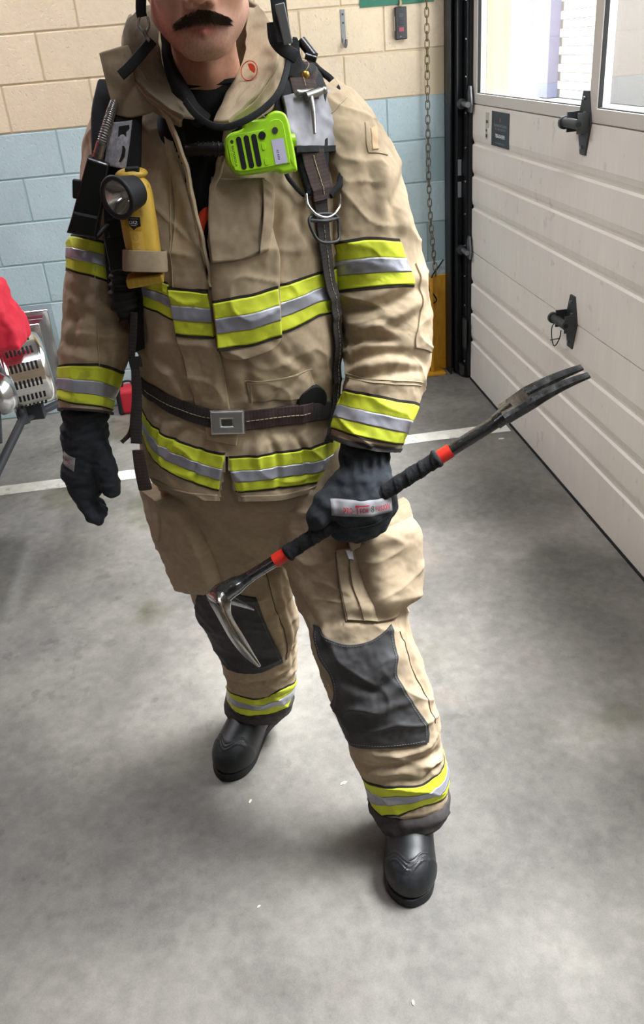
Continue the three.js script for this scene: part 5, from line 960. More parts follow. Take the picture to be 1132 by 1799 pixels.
  part('buckle_body', bg, M.buckle, fr, 'chrome buckle frame'); part('buckle_plate', new RoundedBoxGeometry(.058, .038, .008, 2, .002), M.plasticMatte, fr);
  part('push_button', new RoundedBoxGeometry(.022, .016, .012, 3, .003), M.steel, fr, 'steel push button').position.z = .003;
  // round black pouch beside the belt
  { const q = torso.at(...[[0.6953, 0.8489]][0], .001), n = torso.normal(...[[0.6960, 0.8323]][0]), g = new THREE.CylinderGeometry(.034, .036, .014, 36); g.rotateX(Math.PI / 2); const m = part('belt_guide', g, M.plasticMatte, harness, 'round black plastic belt guide'); m.position.copy(q); m.lookAt(q.clone().add(n)); }
  // right-hand side straps, pad with worn grey patch, buckles
  part('shoulder_pad', strapFree([[-0.133, 1.6372, -1.7], [-0.1464, 1.5945, -1.665], [-0.1542, 1.5508, -1.645], [-0.1601, 1.5056, -1.635], [-0.161, 1.4778, -1.63]], [.085, .09, .088, .08], .014, [-.25, .05, 1]), M.webBlack, harness, 'black padded shoulder strap beside the flashlight');
  part('pad_cover', sheet([[[-0.1564, 1.5831, -1.628], [-0.1383, 1.5837, -1.622], [-0.1199, 1.5846, -1.625]], [[-0.1696, 1.55, -1.616], [-0.1497, 1.5496, -1.61], [-0.1305, 1.5495, -1.613]], [[-0.1793, 1.5192, -1.612], [-0.1619, 1.5146, -1.605], [-0.1445, 1.5098, -1.609]]], .003), M.refGrey, harness, 'scuffed grey reflective pad cover with torn black letters');
  { const blot = (pts) => { const s = new THREE.Shape(); pts.forEach(([x, y], i) => i ? s.lineTo(x, y) : s.moveTo(x, y)); return s; };
    const e = merge([[[[-0.1439, 1.5774, -1.6165], [-0.1263, 1.5785, -1.6165], [-0.1265, 1.5723, -1.6165], [-0.1332, 1.5675, -1.616], [-0.1343, 1.5606, -1.614], [-0.1415, 1.5585, -1.614], [-0.1467, 1.551, -1.612], [-0.1502, 1.5531, -1.612], [-0.1469, 1.5662, -1.614]]], [[[-0.1513, 1.5462, -1.6095], [-0.1404, 1.547, -1.6095], [-0.1385, 1.5414, -1.609], [-0.1426, 1.5292, -1.607], [-0.1508, 1.5218, -1.606], [-0.1572, 1.5242, -1.606], [-0.1561, 1.5359, -1.6075]]]].map(([p]) => { const c = p.reduce((s, q) => s.add(A3(q)), V(0, 0, 0)).multiplyScalar(1 / p.length), pos = [], idx = []; pos.push(c.x, c.y, c.z + .0012); p.forEach((q) => pos.push(q[0], q[1], q[2] + .0012)); for (let i = 0; i < p.length; i++) idx.push(0, 1 + (i + 1) % p.length, 1 + i); return mk(pos, new Array(pos.length / 3 * 2).fill(0), idx); }));
    part('worn_letters', e, M.black, harness, 'torn black letters').userData.kind = 'stuff'; }
  part('webbing', strapFree([[-0.1695, 1.4779, -1.635], [-0.1835, 1.4106, -1.635], [-0.1936, 1.3405, -1.632], [-0.197, 1.2775, -1.63], [-0.1902, 1.2444, -1.628]], [.045, .04, .042, .04, .03], .005, [-.1, .1, 1]), M.webBlack, harness, 'black strap beside the flashlight');
  part('webbing', strapFree([[-0.1755, 1.2602, -1.612], [-0.1854, 1.2162, -1.608], [-0.1953, 1.1732, -1.605], [-0.1928, 1.1506, -1.603], [-0.1996, 1.0938, -1.6], [-0.2115, 1.0408, -1.6], [-0.2176, 1.0005, -1.6]], [.013, .014, .013, .019, .020, .024, .022], .004, [-.1, .1, 1]), M.webGrey, harness, 'grey brown side strap hanging free');
  part('strap_pad', sheet([[[-0.1838, 1.3059, -1.64], [-0.1535, 1.305, -1.63]], [[-0.1916, 1.2412, -1.64], [-0.1657, 1.2243, -1.63]], [[-0.1925, 1.1747, -1.635], [-0.1709, 1.1829, -1.63]]], .008), M.webBlack, harness, 'black backing pad behind the side strap');
  part('strap_slide', box(-.012, .012, -.010, .010, -.004, .004, .002).translate(...[-0.1895, 1.1673, -1.6]), M.darkGalv, harness, 'small metal slide');
  part('strap_end', strapFree([[-0.217, 0.9852, -1.6], [-0.2188, 0.9419, -1.597], [-0.2174, 0.8966, -1.595]], [.024, .028], .004, [-.1, .05, 1]), M.webBrown, harness, 'loose brown strap end');
  part('strap_end', strapFree([[-0.2146, 1.0474, -1.615], [-0.2288, 1.0178, -1.61], [-0.2471, 1.0036, -1.605]], [.012, .008], .003, [0, .3, 1]), M.webBrown, harness, 'small leather tongue');
  part('side_buckle', merge([box(-.022, .022, -.03, .03, -.008, .008, .004), box(-.016, .016, -.05, -.028, -.005, .005, .003)]).translate(...[-0.1827, 1.3687, -1.615]), M.plastic, harness, 'black side-release buckle');
  part('side_buckle', merge([box(-.018, .018, -.022, .022, -.007, .007, .004)]).translate(...[-0.1772, 1.4084, -1.615]), M.plastic, harness, 'black strap adjuster');
  part('regulator_holder', sdfMesh((p) => { const c = [-0.1933, 1.2837, -1.625]; return smin(ellipsoid(p, c, [.026, .034, .022]), ellipsoid(p, [c[0] + .004, c[1] + .045, c[2]], [.020, .026, .018]), .015) + .0025 * Math.sin(p[1] * 420); }, [-0.1913, 1.2943, -1.625], [.07, .11, .06], 48), M.plasticMatte, harness, 'black regulator holder');
  // back frame and air cylinder
  const fr2 = [tube([[-.09, 1.56, -1.90], [-.10, 1.35, -1.915], [-.10, 1.05, -1.90]], .012), tube([[.13, 1.56, -1.89], [.13, 1.35, -1.905], [.12, 1.05, -1.89]], .012), box(-.10, .13, 1.06, 1.50, -1.93, -1.905, .006)];
  part('back_frame', merge(fr2), M.plasticMatte, harness, 'black back frame');
  const lp = []; for (const [r, y] of [[0, 0], [.05, .005], [.075, .04], [.078, .10], [.078, .44], [.070, .50], [.035, .54], [.02, .56], [.02, .60], [0, .60]]) lp.push(new THREE.Vector2(r, y));
  part('air_cylinder', new THREE.LatheGeometry(lp, 40).translate(.015, .98, -2.01), std({ color: 0x2a2b2c, roughness: .4 }), harness, 'dark air cylinder on the back');
  part('shoulder_strap', strapFree([[-0.133, 1.6372, -1.7], [-.16, 1.585, -1.76], [-.13, 1.575, -1.84], [-.09, 1.52, -1.90]], .07, .012, [[-.2, .3, 1], [-.2, 1, .3], [-.1, 1, -.4], [0, .5, -1]]), M.webBlack, harness, 'black strap over the shoulder');
  part('shoulder_strap', strapFree([[0.163, 1.6587, -1.7], [.185, 1.635, -1.74], [.16, 1.625, -1.83], [.12, 1.55, -1.89]], .07, .014, [[.1, .3, 1], [.1, 1, .3], [0, 1, -.4], [0, .5, -1]]), M.webBlack, harness, 'black strap over the shoulder');
  part('strap_slider', merge([rod([0.1929, 1.6816, -1.72], [0.2109, 1.655, -1.7], .009, .009, 12), rod([0.1958, 1.6579, -1.7], [0.2141, 1.6511, -1.695], .006, .006, 10)]), M.plastic, harness, 'black hose end on the shoulder');
}
// black gauge console and its braided hose
{
  const t = thing('gauge_console', 'black box-shaped air gauge console on a braided steel hose', 'gauge console');
  const c = [[-0.2009, 1.5315, -1.6], [-0.1741, 1.5199, -1.6], [-0.2163, 1.4107, -1.585], [-0.2565, 1.4225, -1.585]].map(A3);
  const s = new THREE.Shape(); c.forEach((p, i) => i ? s.lineTo(p.x, p.y) : s.moveTo(p.x, p.y)); s.closePath();
  const e = new THREE.ExtrudeGeometry(s, { depth: .042, bevelEnabled: true, bevelThickness: .005, bevelSize: .004, bevelSegments: 3 }); e.translate(0, 0, -1.632);
  part('case', e, M.plastic, t, 'glossy black case');
  part('case_rim', tube([[-0.1718, 1.5203, -1.586], [-0.1851, 1.486, -1.583], [-0.2008, 1.4456, -1.58], [-0.2154, 1.4118, -1.578]], .0016), M.plasticMatte, t);
  part('lower_cover', new THREE.ExtrudeGeometry((() => { const q = [[-0.2421, 1.448, -1.585], [-0.206, 1.4368, -1.585], [-0.2167, 1.4088, -1.585], [-0.2579, 1.4207, -1.585]].map(A3), h = new THREE.Shape(); q.forEach((p, i) => i ? h.lineTo(p.x, p.y) : h.moveTo(p.x, p.y)); return h; })(), { depth: .05, bevelEnabled: true, bevelThickness: .004, bevelSize: .004, bevelSegments: 2 }).translate(0, 0, -1.634), M.plastic, t, 'black lower cover');
  part('belt_clip', box(-.007, .007, -.016, .016, -.006, .006, .003).rotateZ(-.2).translate(...[-0.2328, 1.4865, -1.6]), M.plasticMatte, t);
  part('cable', tube([[-0.2341, 1.4098, -1.6], [-0.2158, 1.4058, -1.59], [-0.2007, 1.4163, -1.6], [-0.1873, 1.4214, -1.62]], .0045), M.plasticMatte, t, 'black cable under the case');
  // braided hose: helical ribs
  const hp = crv([[-0.1882, 1.5322, -1.6], [-0.1785, 1.5512, -1.6], [-0.1653, 1.5764, -1.605], [-0.154, 1.599, -1.625], [-0.1449, 1.6178, -1.665], [-0.1356, 1.6369, -1.72]]);
  part('hose', new THREE.TubeGeometry(hp, 60, .0066, 12), M.galv, t, 'braided steel hose');
  const ribs = []; for (let i = 0; i < 38; i++) { const f = .16 + i / 38 * .8, g = new THREE.TorusGeometry(.0070, .0015, 5, 14); g.lookAt(hp.getTangentAt(f)); const p = hp.getPointAt(f); g.translate(p.x, p.y, p.z); ribs.push(g); }
  part('hose_braid', merge(ribs), M.steel, t).userData.kind = 'stuff';
  part('ferrule', merge([rod(hp.getPointAt(0).toArray(), hp.getPointAt(.14).toArray(), .0085, .0085, 16), rod(hp.getPointAt(.02).toArray(), hp.getPointAt(.05).toArray(), .0105, .0105, 6)]), M.steel, t, 'bright metal ferrule');
  part('hose_boot', rod([-0.1936, 1.5199, -1.6], [-0.188, 1.5331, -1.6], .013, .010), M.plasticMatte, t);
}
// ---------- lime speaker microphone ----------
{
  const t = thing('speaker_microphone', 'lime green radio speaker microphone clipped to the chest', 'radio microphone');
  M.limePlastic = phys({ color: 0xa5dd1c, roughness: .35, clearcoat: .25, clearcoatRoughness: .3 });
  const O = A3([0.0881, 1.5269, -1.565]), mm = A3([0.0891, 1.5268, -1.565]).sub(O).length();
  const g = new THREE.Group(); t.add(g); g.name = 'microphone_case_group'; t.remove(g);
  t.position.copy(O); t.rotation.set(-.16, .02, .085);
  const q = (u, v) => new THREE.Vector2((u - 455) * mm, -(v - 260) * mm);
  const out = [[398, 250], [402, 238], [412, 231], [428, 229], [435, 226], [437, 218], [445, 214], [453, 217], [472, 218], [480, 213], [492, 210], [503, 213], [510, 222], [512, 245], [512, 300], [507, 306], [486, 306], [474, 300], [420, 297], [408, 291], [400, 280], [397, 265]].map(([u, v]) => q(u, v));
  const sh = new THREE.Shape(new THREE.SplineCurve([...out, out[0]]).getPoints(150)), slot = new THREE.Path(); [[440, 219], [444, 217], [470, 220], [475, 223], [470, 227], [445, 226]].forEach(([u, v], i) => { const p = q(u, v); i ? slot.lineTo(p.x, p.y) : slot.moveTo(p.x, p.y); }); slot.closePath(); sh.holes.push(slot);
  const e = new THREE.ExtrudeGeometry(sh, { depth: .022, bevelEnabled: true, bevelThickness: .007, bevelSize: .005, bevelOffset: -.004, bevelSegments: 5, curveSegments: 40 }); e.translate(0, 0, -.015);
  part('case', e, M.limePlastic, t, 'lime green case');
  const face = [[404, 245], [410, 238], [420, 235], [465, 235], [475, 230], [484, 224], [494, 224], [500, 230], [501, 245], [501, 288], [498, 292], [480, 292], [420, 291], [409, 285], [404, 275]].map(([u, v]) => q(u, v));
  const fs = new THREE.Shape(new THREE.SplineCurve([...face, face[0]]).getPoints(120));
  const fg = new THREE.ExtrudeGeometry(fs, { depth: .0015, bevelEnabled: true, bevelThickness: .001, bevelSize: .001, bevelSegments: 2 }); fg.translate(0, 0, .0135); part('face_plate', fg, M.limePlastic, t);
  const cap = (u, v, w, h, z = .0155) => { const a = q(u, v); const r = Math.min(w, h) * mm / 2, s = new THREE.Shape(), W = w * mm / 2, H = h * mm / 2; s.absarc(0, H - r, r, 0, Math.PI); s.absarc(0, -H + r, r, Math.PI, TAU); s.closePath(); const k = new THREE.ExtrudeGeometry(s, { depth: .001, bevelEnabled: true, bevelThickness: .0005, bevelSize: .0004, bevelSegments: 1 }); k.translate(a.x, a.y, z); return k; };
  for (const u of [423, 436, 449]) part('speaker_slot', cap(u, 264, 8, 51), M.black, t, 'black speaker slot');
  { const b = new THREE.CylinderGeometry(6.2 * mm, 6.2 * mm, .004, 24); b.rotateX(Math.PI / 2); const a = q(463, 243); b.translate(a.x, a.y, .0155); part('microphone_hole', b, M.black, t, 'round black microphone hole'); }
  { const b = new THREE.CylinderGeometry(5 * mm, 5 * mm, .004, 24); b.rotateX(Math.PI / 2); const a = q(486, 239); b.translate(a.x, a.y, .0155); part('button', b, M.darkGalv, t, 'small grey round button'); }
  for (const v of [260, 284]) part('button', cap(462, v, 6, 11), v === 260 ? M.limePlastic : M.limePlastic, t, 'lime oval button');
  const lab = new THREE.PlaneGeometry(21 * mm, 39 * mm); { const a = q(487, 272); lab.translate(a.x, a.y, .0166); }
  part('name_label', lab, phys({ map: canvasTex(128, 256, (c, w, h) => { c.fillStyle = '#c9c4dd'; c.fillRect(0, 0, w, h); c.save(); c.translate(34, 108); c.rotate(Math.PI / 2); c.fillStyle = '#2a2740'; c.font = 'bold 30px sans-serif'; c.fillText('AZ REM', 0, 0); c.restore(); }), roughness: .5 }), t, 'pale label reading AZ REM');
  const mo = new THREE.PlaneGeometry(8 * mm, 48 * mm); { const a = q(411, 264); mo.translate(a.x, a.y, .0166); }
  part('printed_name', mo, phys({ map: canvasTex(48, 256, (c, w, h) => { c.fillStyle = '#a5dd1c'; c.fillRect(0, 0, w, h); c.fillStyle = '#24301a'; c.beginPath(); c.arc(24, 22, 17, 0, 7); c.fill(); c.save(); c.translate(10, 52); c.rotate(Math.PI / 2); c.font = 'bold 32px sans-serif'; c.fillText('MOTOROLA', 0, 0); c.restore(); }), roughness: .4 }), t, 'printed maker name beside the slots');
  const pt = new THREE.CylinderGeometry(10 * mm, 11 * mm, .012, 24); pt.rotateZ(-Math.PI / 2); { const a = q(513, 258); pt.translate(a.x, a.y, 0); } part('side_knob', pt, M.limePlastic, t, 'lime side knob');
  const ring = new THREE.TorusGeometry(10 * mm, .0009, 6, 30, Math.PI); { const a = q(466, 220); ring.translate(a.x, a.y, 0); } part('ring', ring, M.steel, t, 'thin steel ring');
}
{ // coiled cable and strap behind the microphone
  const t = thing('microphone_cable', 'black microphone cable running into the coat opening', 'cable');
  part('cable', tube([[0.0329, 1.53, -1.565], [0.0109, 1.5311, -1.575], [-0.0113, 1.5318, -1.59], [-0.0313, 1.53, -1.61]], .0105, 30, 14), M.plasticMatte, t);
  const rings = []; for (let i = 0; i < 6; i++) { const a = A3([0.0291, 1.5303, -1.566]).lerp(A3([-0.0133, 1.5318, -1.592]), i / 5), g = new THREE.TorusGeometry(.0108, .002, 6, 20); g.rotateY(Math.PI / 2); g.translate(a.x, a.y, a.z); rings.push(g); }
  part('strain_relief', merge(rings), M.plastic, t).userData.kind = 'stuff';
  const l = thing('neck_lanyard', 'black neck strap hanging from the shoulder under the chin', 'strap');
  part('webbing', strapFree([[-0.0251, 1.6073, -1.59], [-0.0101, 1.5865, -1.565], [0.0112, 1.5707, -1.553], [0.037, 1.5652, -1.55], [0.0684, 1.5721, -1.55], [0.1012, 1.586, -1.56], [0.1295, 1.6063, -1.575], [0.1487, 1.6359, -1.605], [0.161, 1.6674, -1.64]], .011, .0035, [[-.3, 0, 1], [0, 0, 1], [.2, 0, 1], [.6, 0, 1]]), M.webBlack, l);
}
// helmet chin straps
{
  const t = thing('chin_strap', 'black chin strap with metal clip hanging beside the jaw, left in the photo', 'strap');
  part('webbing', strapFree([[-0.0629, 1.8058, -1.64], [-0.0711, 1.775, -1.64], [-0.0777, 1.7435, -1.64], [-0.0773, 1.7353, -1.64]], .017, .004, [0, 0, 1]), M.webBlack, t);
  part('clip', merge([tube([[-0.0818, 1.7356, -1.638], [-0.0856, 1.7244, -1.636], [-0.0789, 1.714, -1.634], [-0.0732, 1.7086, -1.633], [-0.0718, 1.7002, -1.632], [-0.076, 1.7088, -1.633], [-0.0681, 1.7222, -1.635], [-0.0688, 1.7346, -1.637]], .0022, 50, 8), rod([-0.0786, 1.7156, -1.634], [-0.0747, 1.7054, -1.633], .005, .004, 10)]), M.steel, t, 'steel snap clip');
  part('rubber_tongue', strapFree([[-0.0665, 1.6999, -1.64], [-0.088, 1.6822, -1.628], [-0.1099, 1.6646, -1.624], [-0.1272, 1.6532, -1.624]], .017, .004, [0, .2, 1]), M.rubber, t, 'black rubber tongue with round end');
  const r = thing('chin_strap', 'black chin strap with grey slider hanging beside the collar, right in the photo', 'strap');
  part('webbing', strapFree([[0.1504, 1.79, -1.62], [0.1482, 1.7506, -1.62], [0.1493, 1.7098, -1.615], [0.1517, 1.6805, -1.61]], .026, .005, [0, 0, 1]), M.webBlack, r);
  part('slider', box(-.008, .008, -.03, .03, -.003, .003, .002).rotateZ(.15).translate(...[0.1531, 1.7076, -1.607]), M.galv, r, 'grey metal slider');
  part('strap_tail', strapFree([[0.1373, 1.7111, -1.63], [0.1381, 1.6859, -1.625], [0.1479, 1.6725, -1.62], [0.1709, 1.658, -1.63]], .022, .005, [0, .2, 1]), M.webBlack, r);
}
// ---------- yellow right-angle flashlight in its holder ----------
{
  const t = thing('flashlight', 'yellow right-angle flashlight with round lens in a chest loop', 'flashlight');
  M.yellowPlastic = phys({ map: rep(tex(256, (u, v) => { const k = 1 + (fbm(u * 8, v * 8, 8, 4, 850) - .5) * .22 - .18 * sstep(.62, .78, fbm(u * 10, v * 10, 10, 4, 860)); return [.76 * k, .62 * k, .225 * k]; }), 6), roughness: .5 });
  const A = A3([-0.1336, 1.5039, -1.578]), B = A3([-0.1342, 1.3508, -1.555]), ax = B.clone().sub(A), U = ax.clone().normalize();
  const body = new Surf([0, .06, .14, .3, .55, .8, 1].map((f, i) => { const c = A.clone().addScaledVector(ax, f), w = [.016, .026, .030, .031, .031, .030, .028][i]; return [c.x, c.y, c.z, w, -.004, 0, w * .95, w * .9, 3]; }), {});
  part('body', body.geo(60, 60, 0), M.yellowPlastic, t, 'scuffed yellow body');
  { const cap = new THREE.SphereGeometry(.028, 30, 16); cap.scale(1, .4, 1); cap.translate(A.x, A.y, A.z); part('cap', cap, M.yellowPlastic, t); }
  part('switch', new RoundedBoxGeometry(.024, .01, .02, 3, .003).translate(A.x + .004, A.y + .008, A.z + .012), M.plasticMatte, t, 'black switch on top');
  const hc = A3([-0.1443, 1.4787, -1.525]), dir = V(-.62, -.06, .78).normalize(), tip = hc.clone().addScaledVector(dir, .036);
  part('bezel', new THREE.CylinderGeometry(.033, .026, .044, 40, 1, true).rotateX(Math.PI / 2).lookAt(dir).translate(...hc.clone().addScaledVector(dir, -.002).toArray()), M.plasticMatte, t, 'black lens bezel');
  const rim = new THREE.TorusGeometry(.0315, .0045, 12, 48); rim.lookAt(dir); rim.translate(...hc.clone().addScaledVector(dir, .021).toArray()); part('bezel_rim', rim, M.plasticMatte, t);
  const rf = new THREE.LatheGeometry([[.0, -.019], [.004, -.018], [.012, -.012], [.021, 0], [.0285, .014]].map(([x, y]) => new THREE.Vector2(x, y)), 40); rf.rotateX(Math.PI / 2); rf.lookAt(dir); rf.translate(...hc.clone().addScaledVector(dir, .008).toArray()); part('reflector', rf, std({ color: 0xe8e6e2, metalness: 1, roughness: .12 }), t, 'bright reflector bowl');
  const bulb = new THREE.SphereGeometry(.0055, 16, 12); bulb.translate(...hc.clone().addScaledVector(dir, .0).toArray()); part('bulb', bulb, std({ color: 0xf0efe8, roughness: .2, metalness: .6 }), t, 'unlit bulb');
  const ln = new THREE.CylinderGeometry(.029, .029, .0015, 40); ln.rotateX(Math.PI / 2); ln.lookAt(dir); ln.translate(...hc.clone().addScaledVector(dir, .023).toArray()); part('lens', ln, M.glass, t, 'clear lens');
  // stickers on the front of the body
  const sticker = (t0, t1, th0, th1, off, map) => { const pos = [], uv = [], idx = [], n = 10; for (let i = 0; i <= n; i++) for (let j = 0; j <= n; j++) { const p = body.at(lerp(t0, t1, i / n), lerp(th0, th1, j / n), off); pos.push(p.x, p.y, p.z); uv.push(j / n, 1 - i / n); } for (let i = 0; i < n; i++) for (let j = 0; j < n; j++) { const a = i * (n + 1) + j, b = a + n + 1; idx.push(a, b, a + 1, a + 1, b, b + 1); } return mk(pos, uv, idx); };
  const q1 = [[0.6028, 1.9190], [0.5853, 1.5158], [0.6921, 2.0265]], q2 = [[0.6997, 1.9624], [0.6734, 1.5089], [0.8656, 2.0144]];
  part('shield_sticker', sticker(q1[0][0], q1[2][0], q1[0][1], q1[1][1], .0009), phys({ map: canvasTex(256, 256, (c, w, h) => { c.fillStyle = '#c9a02c'; c.fillRect(0, 0, w, h); c.fillStyle = '#14161a'; c.beginPath(); c.moveTo(0, 0); c.lineTo(256, 0); c.lineTo(250, 170); c.lineTo(128, 256); c.lineTo(6, 170); c.closePath(); c.fill(); c.fillStyle = '#dcdcdc'; c.font = 'bold 92px sans-serif'; c.fillText('L242', 18, 138); c.font = 'bold 30px sans-serif'; c.fillRect(30, 32, 196, 6); c.fillRect(60, 160, 136, 10); }), roughness: .4 }), t, 'black shield sticker reading L242');
  part('panel_sticker', sticker(q2[0][0], q2[2][0], q2[0][1], q2[1][1], .0009), phys({ map: canvasTex(128, 256, (c, w, h) => { c.fillStyle = '#d9b04e'; c.fillRect(0, 0, w, h); c.strokeStyle = '#a9822c'; c.lineWidth = 4; c.beginPath(); c.ellipse(64, 60, 34, 44, 0, 0, 7); c.stroke(); c.beginPath(); c.ellipse(64, 60, 20, 28, 0, 0, 7); c.stroke(); for (let i = 0; i < 5; i++) c.strokeRect(30, 130 + i * 22, 68 - (i % 3) * 12, 10); }), roughness: .5 }), t, 'pale embossed panel');
  const h = thing('flashlight_holder', 'tan loop and yellow base holding the flashlight on the coat', 'holder');
  const ring = body; const lp = []; for (let i = 0; i <= 40; i++) { const th = lerp(-.9, Math.PI + .9, i / 40); lp.push(body.base(.90, th)); }
  part('loop', ribbon(lp.map((p) => p.clone().sub(A).sub(ax.clone().multiplyScalar(.9)).multiplyScalar(1.22).add(A).add(ax.clone().multiplyScalar(.93))), lp.map((p) => p.clone().sub(A.clone().addScaledVector(ax, .9)).normalize()), .036, .003), M.tanDark, h, 'tan webbing loop');
  part('lining', ribbon(lp.map((p) => p.clone().sub(A).sub(ax.clone().multiplyScalar(.9)).multiplyScalar(1.10).add(A).add(ax.clone().multiplyScalar(.905))), lp.map((p) => p.clone().sub(A.clone().addScaledVector(ax, .9)).normalize()), .026, .003), M.black, h);
  part('flashlight_base', box(-.033, .033, -.009, .009, -.028, .026, .005).rotateZ(.06).translate(...[-0.1394, 1.3299, -1.565]), M.yellowPlastic, h, 'yellow foot below the loop');
}
// ---------- things on the back wall ----------
{
  const h = thing('wall_hook', 'grey steel J hook screwed to the cream block wall', 'hook', null, [.713, 1.74, ZB]);
  part('plate', box(-.011, .011, -.06, .075, 0, .004, .0015), M.galv, h);
  part('hook_arm', tube([[0, -.045, .004], [0, -.068, .012], [.001, -.078, .03], [.002, -.07, .046], [.003, -.05, .05]], .0075, 30, 10), M.galv, h);
  for (const y of [.055, .02]) part('screw', rod([0, y, .004], [0, y, .007], .005, .005, 10), M.darkGalv, h);
  const r = thing('door_remote', 'black wall control box with three buttons beside the chain', 'control box', null, [.986, 1.738, ZB]);
  part('case', new RoundedBoxGeometry(.056, .135, .03, 3, .004).translate(0, 0, .02), M.plastic, r);
  part('button', box(-.012, .012, .022, .042, .035, .038, .002), std({ color: 0x4a4d52, roughness: .6 }), r, 'grey button'); part('button', box(-.012, .012, -.008, .012, .035, .038, .002), std({ color: 0x3a3d42, roughness: .6 }), r, 'dark grey button'); part('button', box(-.012, .012, -.035, -.017, .035, .038, .002), std({ color: 0xa85060, roughness: .6 }), r, 'red button');
  part('side_label', box(-.0285, -.0275, -.03, .03, .01, .03), std({ color: 0xb8b4a8, roughness: .6 }), r);
  part('screw', rod([-.004, -.055, .034], [-.004, -.055, .038], .003, .003, 8), M.galv, r);
  part('lanyard', tube([[0, .068, .02], [.004, .085, .015], [0, .11, .01]], .006, 16, 8), std({ color: 0xb9a684, roughness: .9 }), r, 'frayed cord');
  const s = thing('notice_board', 'dark green board on the wall, lower edge above the control box', 'board', null, [.975, 1.96, ZB]);
  part('board', box(-.177, .177, -.145, .145, 0, .006, .001), std({ color: 0x1e6f55, roughness: .45 }), s);
}
{ // hoist chain: alternating oval links
  const t = thing('hoist_chain', 'long steel hoist chain hanging down beside the door track', 'chain', null, [1.105, 0, ZB + .05]);
  const pts = crv([[0, 4.2, 0], [.0, 2.6, 0], [.001, 1.8, 0], [.001, .95, 0], [.012, .72, .01], [.027, .56, .012]]), n = 112, L = pts.getLength();
  const link = new THREE.TubeGeometry(new THREE.CatmullRomCurve3([V(.0095, .011, 0), V(.006, .0195, 0), V(-.006, .0195, 0), V(-.0095, .011, 0), V(-.0095, -.011, 0), V(-.006, -.0195, 0), V(.006, -.0195, 0), V(.0095, -.011, 0)], true), 24, .0026, 6, true);
  M.chain = std({ color: 0x7a6d52, roughness: .5, metalness: .8 });
  for (let i = 0; i < n; i++) { const p = pts.getPointAt(i / (n - 1)), m = part('link', link, M.chain, t); m.position.copy(p); m.rotation.y = (i % 2) * Math.PI / 2 + (hash2(i, 3, 1) - .5) * .6; }
}
{ // yellow steel guard at the foot of the track
  const yel = std({ map: rep(tex(256, (u, v) => { const k = 1 + (fbm(u * 6, v * 6, 6, 4, 900) - .5) * .18 - .06 * sstep(.66, .76, fbm(u * 9, v * 9, 9, 4, 910)); return [.80 * k, .58 * k, .13 * k]; }), 2), roughness: .5 });
  const t = thing('track_guard', 'yellow painted steel guard in the corner below the chain', 'guard', null, [1.15, 0, ZB + .04]);
  part('plate', box(-.05, .08, .0, .535, -.035, -.02, .003), yel, t); part('flange', box(-.055, -.04, 0, .535, -.035, .05, .003), yel, t); part('base_plate', box(-.10, .02, 0, .012, -.035, .09, .003), yel, t); part('gusset', box(-.075, -.06, .01, .50, -.03, .03, .003), yel, t);
  const c = thing('hook_cord', 'black cord with a clip looped over the yellow guard', 'cord', null, [1.105, .5, ZB + .06]);
  part('cord', tube([[.075, .12, -.02], [.045, .085, -.01], [.012, .05, 0], [-.006, .01, .006], [.004, -.04, .008], [.028, -.085, .008], [.018, -.10, .008], [-.004, -.10, .008]], .0042, 60, 8), M.rubber, c);
  part('clip', merge([box(-.016, .002, -.095, -.03, .0, .014, .003), box(-.018, .004, -.03, -.024, -.002, .016, .001)]), M.plastic, c);
  part('clip_end', box(-.016, .006, -.108, -.092, 0, .012, .002), M.galv, c);
}
// door stickers and cable tie
{
  const s = thing('door_sticker', 'black service sticker on the overhead door', 'sticker', null, [XD, 1.293, -3.897]);
  const g = new THREE.BoxGeometry(.0012, .140, .24);
  const face = phys({ map: canvasTex(384, 224, (c, w, h) => { c.fillStyle = '#1e2124'; c.fillRect(0, 0, w, h); c.fillStyle = '#8a2f38'; c.beginPath(); c.arc(w * .5, 52, 14, 0, 7); c.fill(); c.fillStyle = '#9aa0a4'; c.font = '26px sans-serif'; c.textAlign = 'center'; c.fillText('Overhead Door Systems', w / 2, 96); c.font = '16px sans-serif'; c.fillText('SALES - SERVICE - INSTALLATION', w / 2, 118); c.fillStyle = '#f0f0ee'; c.font = 'bold 34px sans-serif'; c.fillText('705-434-9393', w / 2, 168); c.fillStyle = '#9aa0a4'; c.font = '15px sans-serif'; c.fillText('24 HOUR EMERGENCY SERVICE', w / 2, 208); }), roughness: .4 });
  part('sticker', new THREE.PlaneGeometry(.24, .14).rotateY(-Math.PI / 2).translate(-.0018, 0, 0), face, s); part('backing', g.translate(-.0009, 0, 0), M.black, s);
  const p = thing('small_decal', 'torn paper decal beside the black door sticker', 'sticker', null, [XD - .0005, 1.29, -4.08]);
  const pm = std({ color: 0xb5b2a6, roughness: .8 });
  part('paper', merge([box(-.001, 0, .0, .062, -.028, .02), box(-.001, 0, -.05, .0, -.028, -.002)]), pm, p).userData.kind = 'stuff';
  part('print', merge([box(-.0016, -.0008, .018, .03, -.02, .008), box(-.0016, -.0008, -.042, -.028, -.024, .002), box(-.0016, -.0008, -.018, -.008, -.024, -.006)]), std({ color: 0x4a4f4c, roughness: .8 }), p).userData.kind = 'stuff';
  const z = thing('cable_tie', 'black cable tie hanging from the lower door hinge', 'cable tie', null, [XD - .02, .68, -3.03]);
  part('tie', tube([[-.012, .0, -.03], [-.02, -.03, -.055], [-.02, -.07, -.055], [-.018, -.10, -.03], [-.012, -.06, .005], [-.006, -.03, 0]], .0022, 40, 6), M.rubber, z);
  part('tie_tail', rod([-.02, -.055, .02], [-.022, -.085, -.06], .002), M.rubber, z);
}
